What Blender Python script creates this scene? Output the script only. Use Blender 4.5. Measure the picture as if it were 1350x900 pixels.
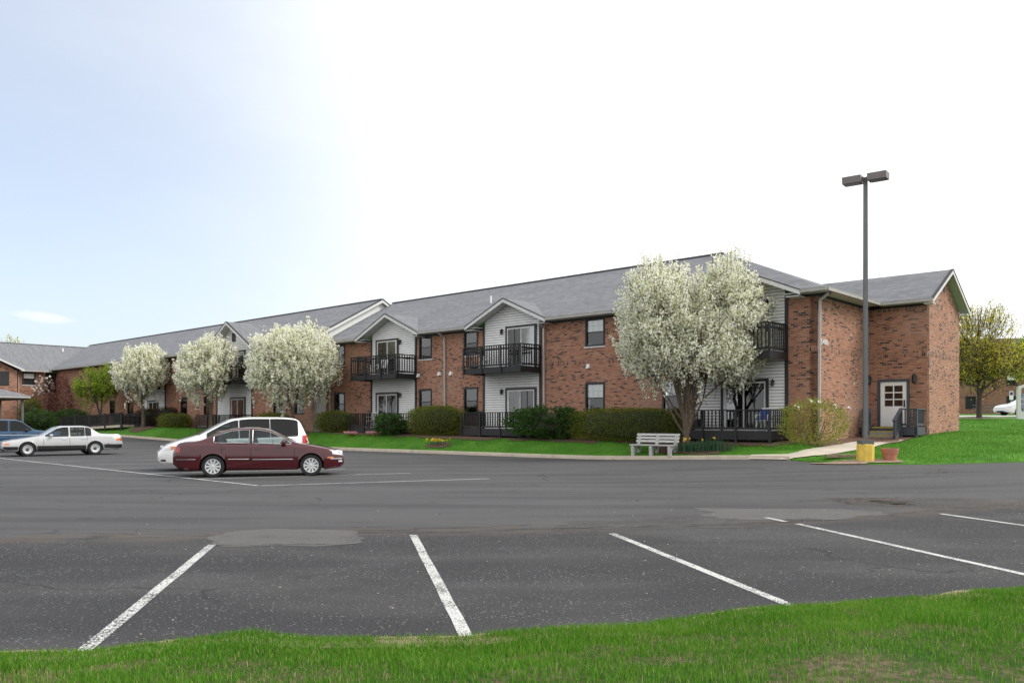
import bpy, bmesh, math, random
import numpy as np
from mathutils import Vector, Matrix, noise as mnoise

# ------------------------------------------------------------------ scene, camera, world, sun
scene = bpy.context.scene
for o in list(bpy.data.objects): bpy.data.objects.remove(o)
COL = scene.collection
F, CX, YH, EYE = 1091.0, 675.0, 555.0, 1.6          # focal length, horizon and eye height found from the photograph
cam_d = bpy.data.cameras.new('camera'); cam = bpy.data.objects.new('camera', cam_d); COL.objects.link(cam)
cam.location = (0, 0, EYE); cam.rotation_euler = (math.radians(90), 0, 0)
cam_d.sensor_width = 36; cam_d.lens = 36 * F / 1350; cam_d.shift_y = 105 / 1350
cam_d.clip_start = 0.1; cam_d.clip_end = 3000
scene.camera = cam
scene.render.engine = 'CYCLES'
scene.view_settings.view_transform = 'Standard'; scene.view_settings.look = 'None'
scene.view_settings.gamma = 1; scene.view_settings.use_curve_mapping = False
scene.view_settings.exposure = 0.42

SUN_DIR = Vector((0.88, -0.08, 0.82)).normalized()
world = bpy.data.worlds.new('World'); scene.world = world; world.use_nodes = True
wt = world.node_tree; wt.nodes.clear()
def wn(t, **k):
    n = wt.nodes.new(t)
    for a, b in k.items(): setattr(n, a, b)
    return n
sky = wn('ShaderNodeTexSky', sky_type='NISHITA'); sky.sun_disc = False
sky.sun_elevation = math.asin(SUN_DIR.z); sky.sun_rotation = math.atan2(SUN_DIR.x, SUN_DIR.y)
sky.dust_density = 2.0
bg = wn('ShaderNodeBackground'); bg.inputs['Strength'].default_value = 0.1
out = wn('ShaderNodeOutputWorld')
tc = wn('ShaderNodeTexCoord')
dot = wn('ShaderNodeVectorMath', operation='DOT_PRODUCT'); dot.inputs[1].default_value = Vector((-0.72, 0.80, 0.05)).normalized()
gm = wn('ShaderNodeVectorMath', operation='MULTIPLY'); gm.inputs[1].default_value = (1, 1, .72); gn = wn('ShaderNodeVectorMath', operation='NORMALIZE'); wt.links.new(tc.outputs['Generated'], gm.inputs[0]); wt.links.new(gm.outputs[0], gn.inputs[0]); wt.links.new(gn.outputs[0], dot.inputs[0])
mp = wn('ShaderNodeMapping'); mp.inputs['Scale'].default_value = (1, 1, 3.5); wt.links.new(tc.outputs['Generated'], mp.inputs['Vector'])
nz = wn('ShaderNodeTexNoise'); nz.inputs['Scale'].default_value = 2.6; nz.inputs['Detail'].default_value = 5; nz.inputs['Roughness'].default_value = 0.55
wt.links.new(mp.outputs['Vector'], nz.inputs['Vector'])
ma = wn('ShaderNodeMath', operation='MULTIPLY_ADD'); ma.inputs[1].default_value = 0.11; wt.links.new(nz.outputs['Fac'], ma.inputs[0]); wt.links.new(dot.outputs['Value'], ma.inputs[2])
rm = wn('ShaderNodeMapRange'); rm.interpolation_type = 'SMOOTHERSTEP'
rm.inputs['From Min'].default_value = 0.72; rm.inputs['From Max'].default_value = 1.10
rm.inputs['To Min'].default_value = 0.0; rm.inputs['To Max'].default_value = 0.70
wt.links.new(ma.outputs[0], rm.inputs['Value'])
cr = wn('ShaderNodeMix', data_type='RGBA')        # thin high cloud: white, slightly uneven
cr.inputs[6].default_value = (8.9, 9.1, 9.3, 1); cr.inputs[7].default_value = (10.4, 10.5, 10.6, 1); wt.links.new(nz.outputs['Fac'], cr.inputs[0])
mul = wn('ShaderNodeMix', data_type='RGBA', blend_type='MULTIPLY'); mul.inputs[0].default_value = 1; mul.inputs[7].default_value = (1.27, 1.33, 1.41, 1)
wt.links.new(sky.outputs[0], mul.inputs[6])
mx = wn('ShaderNodeMix', data_type='RGBA')
wt.links.new(rm.outputs[0], mx.inputs[0]); wt.links.new(cr.outputs[2], mx.inputs[6]); wt.links.new(mul.outputs[2], mx.inputs[7])
# one small wisp of cloud low in the clear part
wc = wn('ShaderNodeVectorMath', operation='SUBTRACT'); wc.inputs[1].default_value = Vector((-.5655, 1, .1256)).normalized(); wt.links.new(tc.outputs['Generated'], wc.inputs[0])
wm = wn('ShaderNodeMapping'); wm.inputs['Scale'].default_value = (27, 27, 120); wt.links.new(wc.outputs[0], wm.inputs['Vector'])
wl = wn('ShaderNodeVectorMath', operation='LENGTH'); wt.links.new(wm.outputs[0], wl.inputs[0])
wz = wn('ShaderNodeTexNoise'); wz.inputs['Scale'].default_value = 22; wz.inputs['Detail'].default_value = 5; wt.links.new(mp.outputs['Vector'], wz.inputs['Vector'])
wa = wn('ShaderNodeMath', operation='MULTIPLY_ADD'); wa.inputs[1].default_value = 1.6; wt.links.new(wz.outputs['Fac'], wa.inputs[0]); wt.links.new(wl.outputs['Value'], wa.inputs[2])
wr_ = wn('ShaderNodeMapRange'); wr_.interpolation_type = 'SMOOTHSTEP'; wr_.inputs[1].default_value = 1.75; wr_.inputs[2].default_value = .75; wr_.inputs[3].default_value = 0; wr_.inputs[4].default_value = .6; wt.links.new(wa.outputs[0], wr_.inputs[0])
mw = wn('ShaderNodeMix', data_type='RGBA'); mw.inputs[7].default_value = (8.2, 8.2, 8.3, 1); wt.links.new(wr_.outputs[0], mw.inputs[0]); wt.links.new(mx.outputs[2], mw.inputs[6])
wt.links.new(mw.outputs[2], bg.inputs['Color']); wt.links.new(bg.outputs[0], out.inputs['Surface'])

sun_d = bpy.data.lights.new('sun', 'SUN'); sun = bpy.data.objects.new('sun', sun_d); COL.objects.link(sun)
sun_d.energy = 2.1; sun_d.angle = math.radians(28); sun_d.color = (1, .95, .88)
sun.rotation_euler = SUN_DIR.to_track_quat('Z', 'Y').to_euler(); sun.location = (30, -20, 40)

# ------------------------------------------------------------------ helpers
RNG = np.random.default_rng(7); random.seed(5)
def gnd(x, y, z=0.0):
    t = (EYE - z) * F / (y - YH); return ((x - CX) / F * t, t)
BA = math.radians(-42.6)                              # the building's facade direction
EX = (math.cos(BA), math.sin(BA)); EY = (-math.sin(BA), math.cos(BA))
P0 = ((1077 - CX) / F * 32.0, 32.0)
def loc(X, Y): dx, dy = X - P0[0], Y - P0[1]; return dx * EX[0] + dy * EX[1], dx * EY[0] + dy * EY[1]
def wld(a, b): return P0[0] + a * EX[0] + b * EY[0], P0[1] + a * EX[1] + b * EY[1]
def S(t): t = min(1, max(0, t)); return t * t * (3 - 2 * t)

class MB:
    def __init__(s): s.v = []; s.f = []
    def add(s, vs, fs):
        n = len(s.v); s.v += [tuple(p) for p in vs]; s.f += [tuple(i + n for i in f) for f in fs]; return s
    def box(s, x0, x1, y0, y1, z0, z1):
        return s.add([(x0,y0,z0),(x1,y0,z0),(x1,y1,z0),(x0,y1,z0),(x0,y0,z1),(x1,y0,z1),(x1,y1,z1),(x0,y1,z1)],
                     [(0,3,2,1),(4,5,6,7),(0,1,5,4),(1,2,6,5),(2,3,7,6),(3,0,4,7)])
    def poly(s, *p): return s.add(p, [tuple(range(len(p)))])
    def bar(s, p, q, w, h, up=(0, 0, 1)):             # a box along p-q, w across, h along up
        p, q, up = Vector(p), Vector(q), Vector(up); d = (q - p).normalized()
        r = d.cross(up); r = r.normalized() if r.length > 1e-6 else Vector((1, 0, 0)); u = r.cross(d).normalized()
        vs = [e + r * a * w / 2 + u * b * h / 2 for e in (p, q) for a, b in ((-1,-1),(1,-1),(1,1),(-1,1))]
        return s.add(vs, [(3,2,1,0),(4,5,6,7),(0,1,5,4),(1,2,6,5),(2,3,7,6),(3,0,4,7)])
    def tube(s, pts, rad, n=8, cap=True):
        pts = [Vector(p) for p in pts]; base = len(s.v); m = len(pts)
        if not hasattr(rad, '__len__'): rad = [rad] * m
        ref = Vector((1, .13, 0))
        for i, p in enumerate(pts):
            d = (pts[min(i + 1, m - 1)] - pts[max(i - 1, 0)]).normalized()
            if abs(d.dot(ref.normalized())) > .95: ref = Vector((0, 1, .2))
            a = d.cross(ref).normalized(); b = d.cross(a).normalized()
            for k in range(n):
                t = 2 * math.pi * k / n; s.v.append(tuple(p + (a * math.cos(t) + b * math.sin(t)) * rad[i]))
        for i in range(m - 1):
            for k in range(n):
                k2 = (k + 1) % n; s.f.append((base+i*n+k, base+i*n+k2, base+(i+1)*n+k2, base+(i+1)*n+k))
        if cap: s.f.append(tuple(base + k for k in range(n))); s.f.append(tuple(base+(m-1)*n+k for k in reversed(range(n))))
        return s
    def lathe(s, prof, n=24, axis='z', c=(0, 0, 0)):  # prof: (radius, height)
        base = len(s.v); m = len(prof)
        for r, h in prof:
            for k in range(n):
                t = 2 * math.pi * k / n; x, y = r * math.cos(t), r * math.sin(t)
                s.v.append((c[0]+x, c[1]+y, c[2]+h) if axis == 'z' else (c[0]+x, c[1]+h, c[2]+y))
        for i in range(m - 1):
            for k in range(n):
                k2 = (k + 1) % n; s.f.append((base+i*n+k, base+i*n+k2, base+(i+1)*n+k2, base+(i+1)*n+k))
        return s
    def prism(s, pts, d):                             # extrude a polygon by vector d
        n = len(pts); d = Vector(d); vs = [tuple(p) for p in pts] + [tuple(Vector(p) + d) for p in pts]
        return s.add(vs, [tuple(reversed(range(n))), tuple(range(n, 2*n))] + [(i, (i+1) % n, n+(i+1) % n, n+i) for i in range(n)])
    def mesh(s, name, m, smooth=None, uv=False, fix=True):
        me = bpy.data.meshes.new(name); me.from_pydata(s.v, [], s.f)
        if m is not None: me.materials.append(MAT(m))
        if fix:
            b = bmesh.new(); b.from_mesh(me); bmesh.ops.recalc_face_normals(b, faces=b.faces); b.to_mesh(me); b.free()
        if uv or m in UVM:
            ul = me.uv_layers.new(name='UVMap')
            for p in me.polygons:
                n = p.normal; ax = max(range(3), key=lambda i: abs(n[i]) * (0.6 if i == 2 else 1))
                for li in p.loop_indices:
                    c = me.vertices[me.loops[li].vertex_index].co
                    ul.data[li].uv = ((c.y, c.z), (c.x, c.z), (c.x, c.y))[ax]
        if smooth:
            for p in me.polygons: p.use_smooth = True
            me.set_sharp_from_angle(angle=math.radians(smooth))
        me.update(); return me
    def build(s, name, m, parent=None, smooth=None, uv=False, fix=True): return link(name, s.mesh(name, m, smooth, uv, fix), parent)
def link(name, data, parent=None, loc=(0, 0, 0), rz=0):
    o = bpy.data.objects.new(name, data); COL.objects.link(o); o.parent = parent; o.location = loc
    if rz: o.rotation_euler = (0, 0, rz)
    return o
def tag(o, label=None, cat=None, group=None, kind=None):
    if label: o['label'] = label
    if cat: o['category'] = cat
    if group: o['group'] = group
    if kind: o['kind'] = kind
    return o
def thing(name, label, cat, loc=(0, 0, 0), rz=0, group=None): return tag(link(name, None, None, loc, rz), label, cat, group)

# ------------------------------------------------------------------ materials
_M = {}; _MF = {}; UVM = {'brick', 'brick_stained', 'brick_soldier', 'shingle', 'shingle_brown', 'brick_far'}
def MAT(k):
    if k not in _M: _M[k] = _MF[k](k) if k in _MF else None
    return _M[k]
class NT:
    def __init__(s, name):
        s.m = bpy.data.materials.new(name); s.m.use_nodes = True; s.t = s.m.node_tree; s.t.nodes.clear()
        s.o = s.n('ShaderNodeOutputMaterial'); s.p = s.n('ShaderNodeBsdfPrincipled'); s.t.links.new(s.p.outputs[0], s.o.inputs[0])
    def n(s, t, **k):
        q = s.t.nodes.new(t)
        for a, b in k.items(): setattr(q, a, b)
        return q
    def l(s, a, b): s.t.links.new(a, b)
    def noise(s, scale, detail=3, rough=.55, vec=None, sc=None):
        q = s.n('ShaderNodeTexNoise'); q.inputs['Scale'].default_value = scale; q.inputs['Detail'].default_value = detail; q.inputs['Roughness'].default_value = rough
        if vec is None: vec = s.coord()
        if sc:
            mm = s.n('ShaderNodeMapping'); mm.inputs['Scale'].default_value = sc; s.l(vec, mm.inputs[0]); vec = mm.outputs[0]
        s.l(vec, q.inputs['Vector']); return q.outputs['Fac']
    def coord(s, w='Object'):
        if not hasattr(s, 'tc'): s.tc = s.n('ShaderNodeTexCoord')
        return s.tc.outputs[w]
    def ramp(s, fac, stops, const=False):
        r = s.n('ShaderNodeValToRGB'); e = r.color_ramp.elements
        if const: r.color_ramp.interpolation = 'CONSTANT'
        while len(e) < len(stops): e.new(.5)
        for q, (p, c) in zip(e, stops): q.position = p; q.color = (*c, 1) if len(c) == 3 else c
        s.l(fac, r.inputs[0]); return r.outputs[0]
    def mix(s, fac, a, b, mode='MIX'):
        q = s.n('ShaderNodeMix', data_type='RGBA', blend_type=mode)
        for v, i in ((fac, 0), (a, 6), (b, 7)):
            if isinstance(v, (int, float)): q.inputs[i].default_value = v
            elif isinstance(v, tuple): q.inputs[i].default_value = (*v, 1)
            else: s.l(v, q.inputs[i])
        return q.outputs[2]
    def math(s, op, a, b=None, c=None):
        q = s.n('ShaderNodeMath', operation=op)
        for i, v in enumerate((a, b, c)):
            if v is None: continue
            if isinstance(v, (int, float)): q.inputs[i].default_value = v
            else: s.l(v, q.inputs[i])
        return q.outputs[0]
    def sstep(s, v, a, b):
        q = s.n('ShaderNodeMapRange'); q.interpolation_type = 'SMOOTHSTEP'; q.inputs[1].default_value = a; q.inputs[2].default_value = b; s.l(v, q.inputs[0]); return q.outputs[0]
    def bump(s, h, strength=.3, dist=.01):
        q = s.n('ShaderNodeBump'); q.inputs['Strength'].default_value = strength; q.inputs['Distance'].default_value = dist; s.l(h, q.inputs['Height']); s.l(q.outputs[0], s.p.inputs['Normal'])
    def set(s, color=None, rough=None, **k):
        if color is not None:
            if isinstance(color, tuple): s.p.inputs['Base Color'].default_value = (*color, 1)
            else: s.l(color, s.p.inputs['Base Color'])
        if rough is not None:
            if isinstance(rough, (int, float)): s.p.inputs['Roughness'].default_value = rough
            else: s.l(rough, s.p.inputs['Roughness'])
        for a, b in k.items(): s.p.inputs[a.replace('_', ' ')].default_value = b
        return s.m
def plain(color, rough=.6, var=.25, scale=6, bump=0, bscale=60, **k):
    def f(name):
        t = NT(name)
        n = t.noise(scale, 4); lo = tuple(c * (1 - var) for c in color); hi = tuple(min(1, c * (1 + var)) for c in color)
        c = t.ramp(n, [(.3, lo), (.7, hi)])
        if bump: t.bump(t.noise(bscale, 4), bump, .01)
        return t.set(c, rough, **k)
    return f
def carpaint(color, rough=.22, metal=.0):
    def f(name):
        t = NT(name); n = t.noise(1.5, 3)
        c = t.ramp(n, [(.3, tuple(q * .94 for q in color)), (.7, color)])
        return t.set(c, rough, Metallic=metal, Coat_Weight=.8, Coat_Roughness=.03, Specular_IOR_Level=.35)
    return f
def brick(dark=.095, stain=False, rot=False, bright=1.0):
    def f(name):
        t = NT(name); uv = t.coord('UV')
        if rot:
            mm = t.n('ShaderNodeMapping'); mm.inputs['Rotation'].default_value = (0, 0, math.pi / 2); t.l(uv, mm.inputs[0]); uv = mm.outputs[0]
        b = t.n('ShaderNodeTexBrick'); b.inputs['Scale'].default_value = 1; b.offset = 0 if rot else .5
        b.inputs['Brick Width'].default_value = .213; b.inputs['Row Height'].default_value = .0715 if not rot else .0715
        b.inputs['Mortar Size'].default_value = .007; b.inputs['Mortar Smooth'].default_value = .1
        b.inputs['Color1'].default_value = (0, 0, 0, 1); b.inputs['Color2'].default_value = (1, 1, 1, 1); b.inputs['Mortar'].default_value = (.5, .5, .5, 1)
        t.l(uv, b.inputs['Vector'])
        q = lambda *c: tuple(v * bright for v in c)
        cl = t.noise(1.1, 2)                                   # dark bricks come in loose clusters
        r = t.math('ADD', t.math('MULTIPLY_ADD', cl, -.30, .15), b.outputs['Color'])
        c = t.ramp(r, [(0, q(.016, .016, .020)), (dark - .02, q(.026, .023, .024)), (dark + .014, q(.19, .070, .040)), (.3, q(.29, .112, .062)), (.5, q(.37, .152, .085)), (.7, q(.32, .130, .072)), (.86, q(.43, .20, .12)), (1, q(.33, .17, .105))])
        fine = t.noise(30, 3)
        c = t.mix(.22, c, fine, 'OVERLAY')
        c = t.mix(b.outputs['Fac'], c, q(.36, .27, .21))
        big = t.noise(.35, 3); c = t.mix(t.sstep(big, .45, .75), c, t.mix(.5, c, q(.36, .24, .18)))
        if stain:
            n = t.noise(3.2, 5, .7); m2 = t.noise(.55, 2)
            mask = t.math('MULTIPLY', t.sstep(n, .60, .68), t.sstep(m2, .5, .62))
            c = t.mix(t.math('MULTIPLY', mask, .85), c, (.72, .66, .60))
        t.bump(t.math('SUBTRACT', 1.0, b.outputs['Fac']), .5, .006)
        return t.set(c, .85)
    return f
def shingle(cols):
    def f(name):
        t = NT(name); uv = t.coord('UV')
        b = t.n('ShaderNodeTexBrick'); b.inputs['Scale'].default_value = 1; b.offset = .37
        b.inputs['Brick Width'].default_value = .31; b.inputs['Row Height'].default_value = .125; b.inputs['Mortar Size'].default_value = .006
        b.inputs['Color1'].default_value = (0, 0, 0, 1); b.inputs['Color2'].default_value = (1, 1, 1, 1); b.inputs['Mortar'].default_value = (.15, .15, .15, 1)
        t.l(uv, b.inputs['Vector'])
        c = t.ramp(b.outputs['Color'], [(0, cols[0]), (.5, cols[1]), (1, cols[2])])
        st = t.noise(.9, 4, .6, uv, (.35, 2.2, 1))
        c = t.mix(.45, c, t.ramp(st, [(.3, cols[0]), (.5, cols[1]), (.72, cols[2])]))
        c = t.mix(.25, c, t.noise(140, 2, .6), 'OVERLAY')
        t.bump(b.outputs['Color'], .35, .008)
        return t.set(c, .9)
    return f
def foliage(stops, trans=.3, rough=.6):
    def f(name):
        t = NT(name); g = t.n('ShaderNodeNewGeometry')
        c = t.ramp(g.outputs['Random Per Island'], stops); t.set(c, rough)
        t.p.inputs['Specular IOR Level'].default_value = .25
        tr = t.n('ShaderNodeBsdfTranslucent'); t.l(c, tr.inputs[0]); ms = t.n('ShaderNodeMixShader'); ms.inputs[0].default_value = trans
        t.l(t.p.outputs[0], ms.inputs[1]); t.l(tr.outputs[0], ms.inputs[2]); t.l(ms.outputs[0], t.o.inputs[0]); return t.m
    return f
def glass(tint, fac=.16, rough=.03):
    def f(name):
        t = NT(name); tr = t.n('ShaderNodeBsdfTransparent'); tr.inputs[0].default_value = (*tint, 1)
        gl = t.n('ShaderNodeBsdfGlossy'); gl.inputs['Roughness'].default_value = rough
        lw = t.n('ShaderNodeFresnel'); lw.inputs[0].default_value = 1.5
        ms = t.n('ShaderNodeMixShader'); t.l(t.math('MULTIPLY_ADD', lw.outputs[0], .9, fac - .04), ms.inputs[0])
        t.l(tr.outputs[0], ms.inputs[1]); t.l(gl.outputs[0], ms.inputs[2]); t.l(ms.outputs[0], t.o.inputs[0]); t.t.nodes.remove(t.p); return t.m
    return f
def asphalt(name):
    t = NT(name); g = t.n('ShaderNodeNewGeometry'); pos = g.outputs['Position']
    sx = t.n('ShaderNodeSeparateXYZ'); t.l(pos, sx.inputs[0])
    wob = t.noise(.55, 5, .6, pos)
    wob2 = t.noise(3.5, 4, .6, pos)
    # the near stalls were laid as a newer, darker strip; a ragged joint separates them from the drive lane
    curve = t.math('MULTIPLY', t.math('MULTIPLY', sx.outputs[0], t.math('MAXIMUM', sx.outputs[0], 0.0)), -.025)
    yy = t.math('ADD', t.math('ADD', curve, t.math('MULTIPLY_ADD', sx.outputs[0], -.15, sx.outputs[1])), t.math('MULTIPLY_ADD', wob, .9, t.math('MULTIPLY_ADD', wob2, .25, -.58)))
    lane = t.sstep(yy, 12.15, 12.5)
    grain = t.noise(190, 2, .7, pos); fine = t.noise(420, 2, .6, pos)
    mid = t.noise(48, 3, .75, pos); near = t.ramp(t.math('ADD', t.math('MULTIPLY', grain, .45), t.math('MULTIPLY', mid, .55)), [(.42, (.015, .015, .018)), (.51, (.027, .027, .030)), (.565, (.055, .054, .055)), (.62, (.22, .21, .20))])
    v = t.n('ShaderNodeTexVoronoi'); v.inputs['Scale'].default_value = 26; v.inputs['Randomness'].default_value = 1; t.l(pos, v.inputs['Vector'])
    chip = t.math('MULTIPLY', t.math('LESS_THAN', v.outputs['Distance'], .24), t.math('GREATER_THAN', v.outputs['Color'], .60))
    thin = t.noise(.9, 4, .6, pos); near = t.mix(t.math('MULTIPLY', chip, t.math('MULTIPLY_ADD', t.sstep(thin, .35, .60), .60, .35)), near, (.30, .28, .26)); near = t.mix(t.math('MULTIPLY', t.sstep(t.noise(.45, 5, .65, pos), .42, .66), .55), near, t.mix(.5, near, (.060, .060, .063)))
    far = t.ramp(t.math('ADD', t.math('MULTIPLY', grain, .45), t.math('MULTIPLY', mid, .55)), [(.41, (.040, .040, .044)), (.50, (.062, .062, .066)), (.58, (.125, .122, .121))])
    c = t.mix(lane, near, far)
    patch = t.noise(.22, 4, .6, pos, (1, 2.2, 1)); c = t.mix(t.math('MULTIPLY', t.sstep(patch, .42, .62), .55), c, t.mix(.6, c, (.100, .098, .096)))
    tracks = t.noise(.5, 3, .5, pos, (.25, 2.0, 1)); c = t.mix(t.math('MULTIPLY', t.sstep(tracks, .46, .66), .62), c, t.mix(.65, c, (.030, .030, .033)))
    # brown grit lying along the joint
    j = t.math('ABSOLUTE', t.math('SUBTRACT', yy, 12.25)); band = t.math('SUBTRACT', 1.0, t.sstep(j, .10, .85))
    gr = t.math('MULTIPLY', band, t.sstep(t.noise(2.3, 5, .65, pos, (.5, 1.4, 1)), .36, .60)); c = t.mix(t.math('MULTIPLY', gr, .85), c, t.ramp(grain, [(.3, (.050, .041, .035)), (.7, (.125, .104, .088))]))
    lip = t.math('MULTIPLY', t.math('SUBTRACT', 1.0, t.sstep(j, .0, .035)), t.sstep(wob2, .42, .55)); c = t.mix(t.math('MULTIPLY', lip, .8), c, (.018, .016, .015))
    # long cracks and lap joints in the lane
    for dd, sl, wd in ((15.6, -.02, .03), (19.2, .05, .02)):
        q = t.math('ABSOLUTE', t.math('SUBTRACT', t.math('ADD', t.math('MULTIPLY_ADD', sx.outputs[0], sl, sx.outputs[1]), t.math('MULTIPLY', wob, .8)), dd))
        c = t.mix(t.math('MULTIPLY', t.math('SUBTRACT', 1.0, t.sstep(q, 0, wd * 2)), .55), c, (.028, .027, .027))
    # branching cracks
    wv = t.n('ShaderNodeVectorMath', operation='MULTIPLY_ADD'); nn_ = t.n('ShaderNodeTexNoise'); nn_.inputs['Scale'].default_value = 1.3; nn_.inputs['Detail'].default_value = 5; t.l(pos, nn_.inputs['Vector']); t.l(nn_.outputs['Color'], wv.inputs[0]); wv.inputs[1].default_value = (.9, .9, 0); t.l(pos, wv.inputs[2])
    ve = t.n('ShaderNodeTexVoronoi', feature='DISTANCE_TO_EDGE'); ve.inputs['Scale'].default_value = .30; t.l(wv.outputs[0], ve.inputs['Vector'])
    ck = t.math('MULTIPLY', t.math('SUBTRACT', 1.0, t.sstep(ve.outputs['Distance'], .0015, .0075)), t.sstep(t.noise(.33, 3, .5, pos), .50, .60)); c = t.mix(t.math('MULTIPLY', ck, .75), c, (.018, .017, .016))
    oil = t.math('MULTIPLY', t.sstep(t.noise(.75, 4, .6, pos), .63, .72), .5); c = t.mix(oil, c, (.022, .022, .023))
    t.bump(t.math('ADD', grain, t.math('MULTIPLY', fine, .5)), .5, .006)
    return t.set(c, .88, Specular_IOR_Level=.3)
def lawn(name):
    t = NT(name); n = t.noise(.8, 4); f = t.noise(45, 4, .7)
    c = t.ramp(n, [(.3, (.052, .16, .013)), (.5, (.072, .215, .018)), (.72, (.11, .265, .028))])
    c = t.mix(.5, c, f, 'OVERLAY'); t.bump(f, .8, .04); return t.set(c, .8, Specular_IOR_Level=.2)
def turf(name):                                           # soil and thatch under the tall grass by the camera
    t = NT(name); n = t.noise(1.6, 4); f = t.noise(60, 4, .7)
    n2 = t.noise(14, 4, .65); c = t.ramp(t.math('MULTIPLY_ADD', n2, .5, t.math('MULTIPLY', n, .5)), [(.36, (.022, .065, .008)), (.48, (.045, .10, .014)), (.53, (.10, .085, .048)), (.62, (.20, .16, .10))])
    c = t.mix(.55, c, f, 'OVERLAY'); t.bump(f, .8, .03); return t.set(c, .9, Specular_IOR_Level=.15)
def grassblade(cols):
    def f(name):
        t = NT(name); g = t.n('ShaderNodeNewGeometry'); c = t.ramp(g.outputs['Random Per Island'], cols)
        n = t.noise(.9, 4, .6); c = t.mix(t.math('MULTIPLY', t.sstep(n, .40, .66), .70), c, t.mix(.5, c, (.20, .38, .035))); t.set(c, .55); t.p.inputs['Specular IOR Level'].default_value = .3
        tr = t.n('ShaderNodeBsdfTranslucent'); t.l(c, tr.inputs[0]); ms = t.n('ShaderNodeMixShader'); ms.inputs[0].default_value = .35
        t.l(t.p.outputs[0], ms.inputs[1]); t.l(tr.outputs[0], ms.inputs[2]); t.l(ms.outputs[0], t.o.inputs[0]); return t.m
    return f
def worn(color, rough, keep=.60, scale=55):
    def f(name):
        t = NT(name); g = t.n('ShaderNodeNewGeometry'); n = t.noise(scale, 3, .7, g.outputs['Position']); b = t.noise(1.7, 4, .6, g.outputs['Position'])
        m = t.sstep(t.math('MULTIPLY_ADD', b, .42, n), keep + .18, keep + .25)
        t.set(t.ramp(b, [(.3, tuple(c * .82 for c in color)), (.7, color)]), rough)
        tr = t.n('ShaderNodeBsdfTransparent'); ms = t.n('ShaderNodeMixShader'); t.l(m, ms.inputs[0]); t.l(t.p.outputs[0], ms.inputs[1]); t.l(tr.outputs[0], ms.inputs[2]); t.l(ms.outputs[0], t.o.inputs[0]); return t.m
    return f
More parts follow.
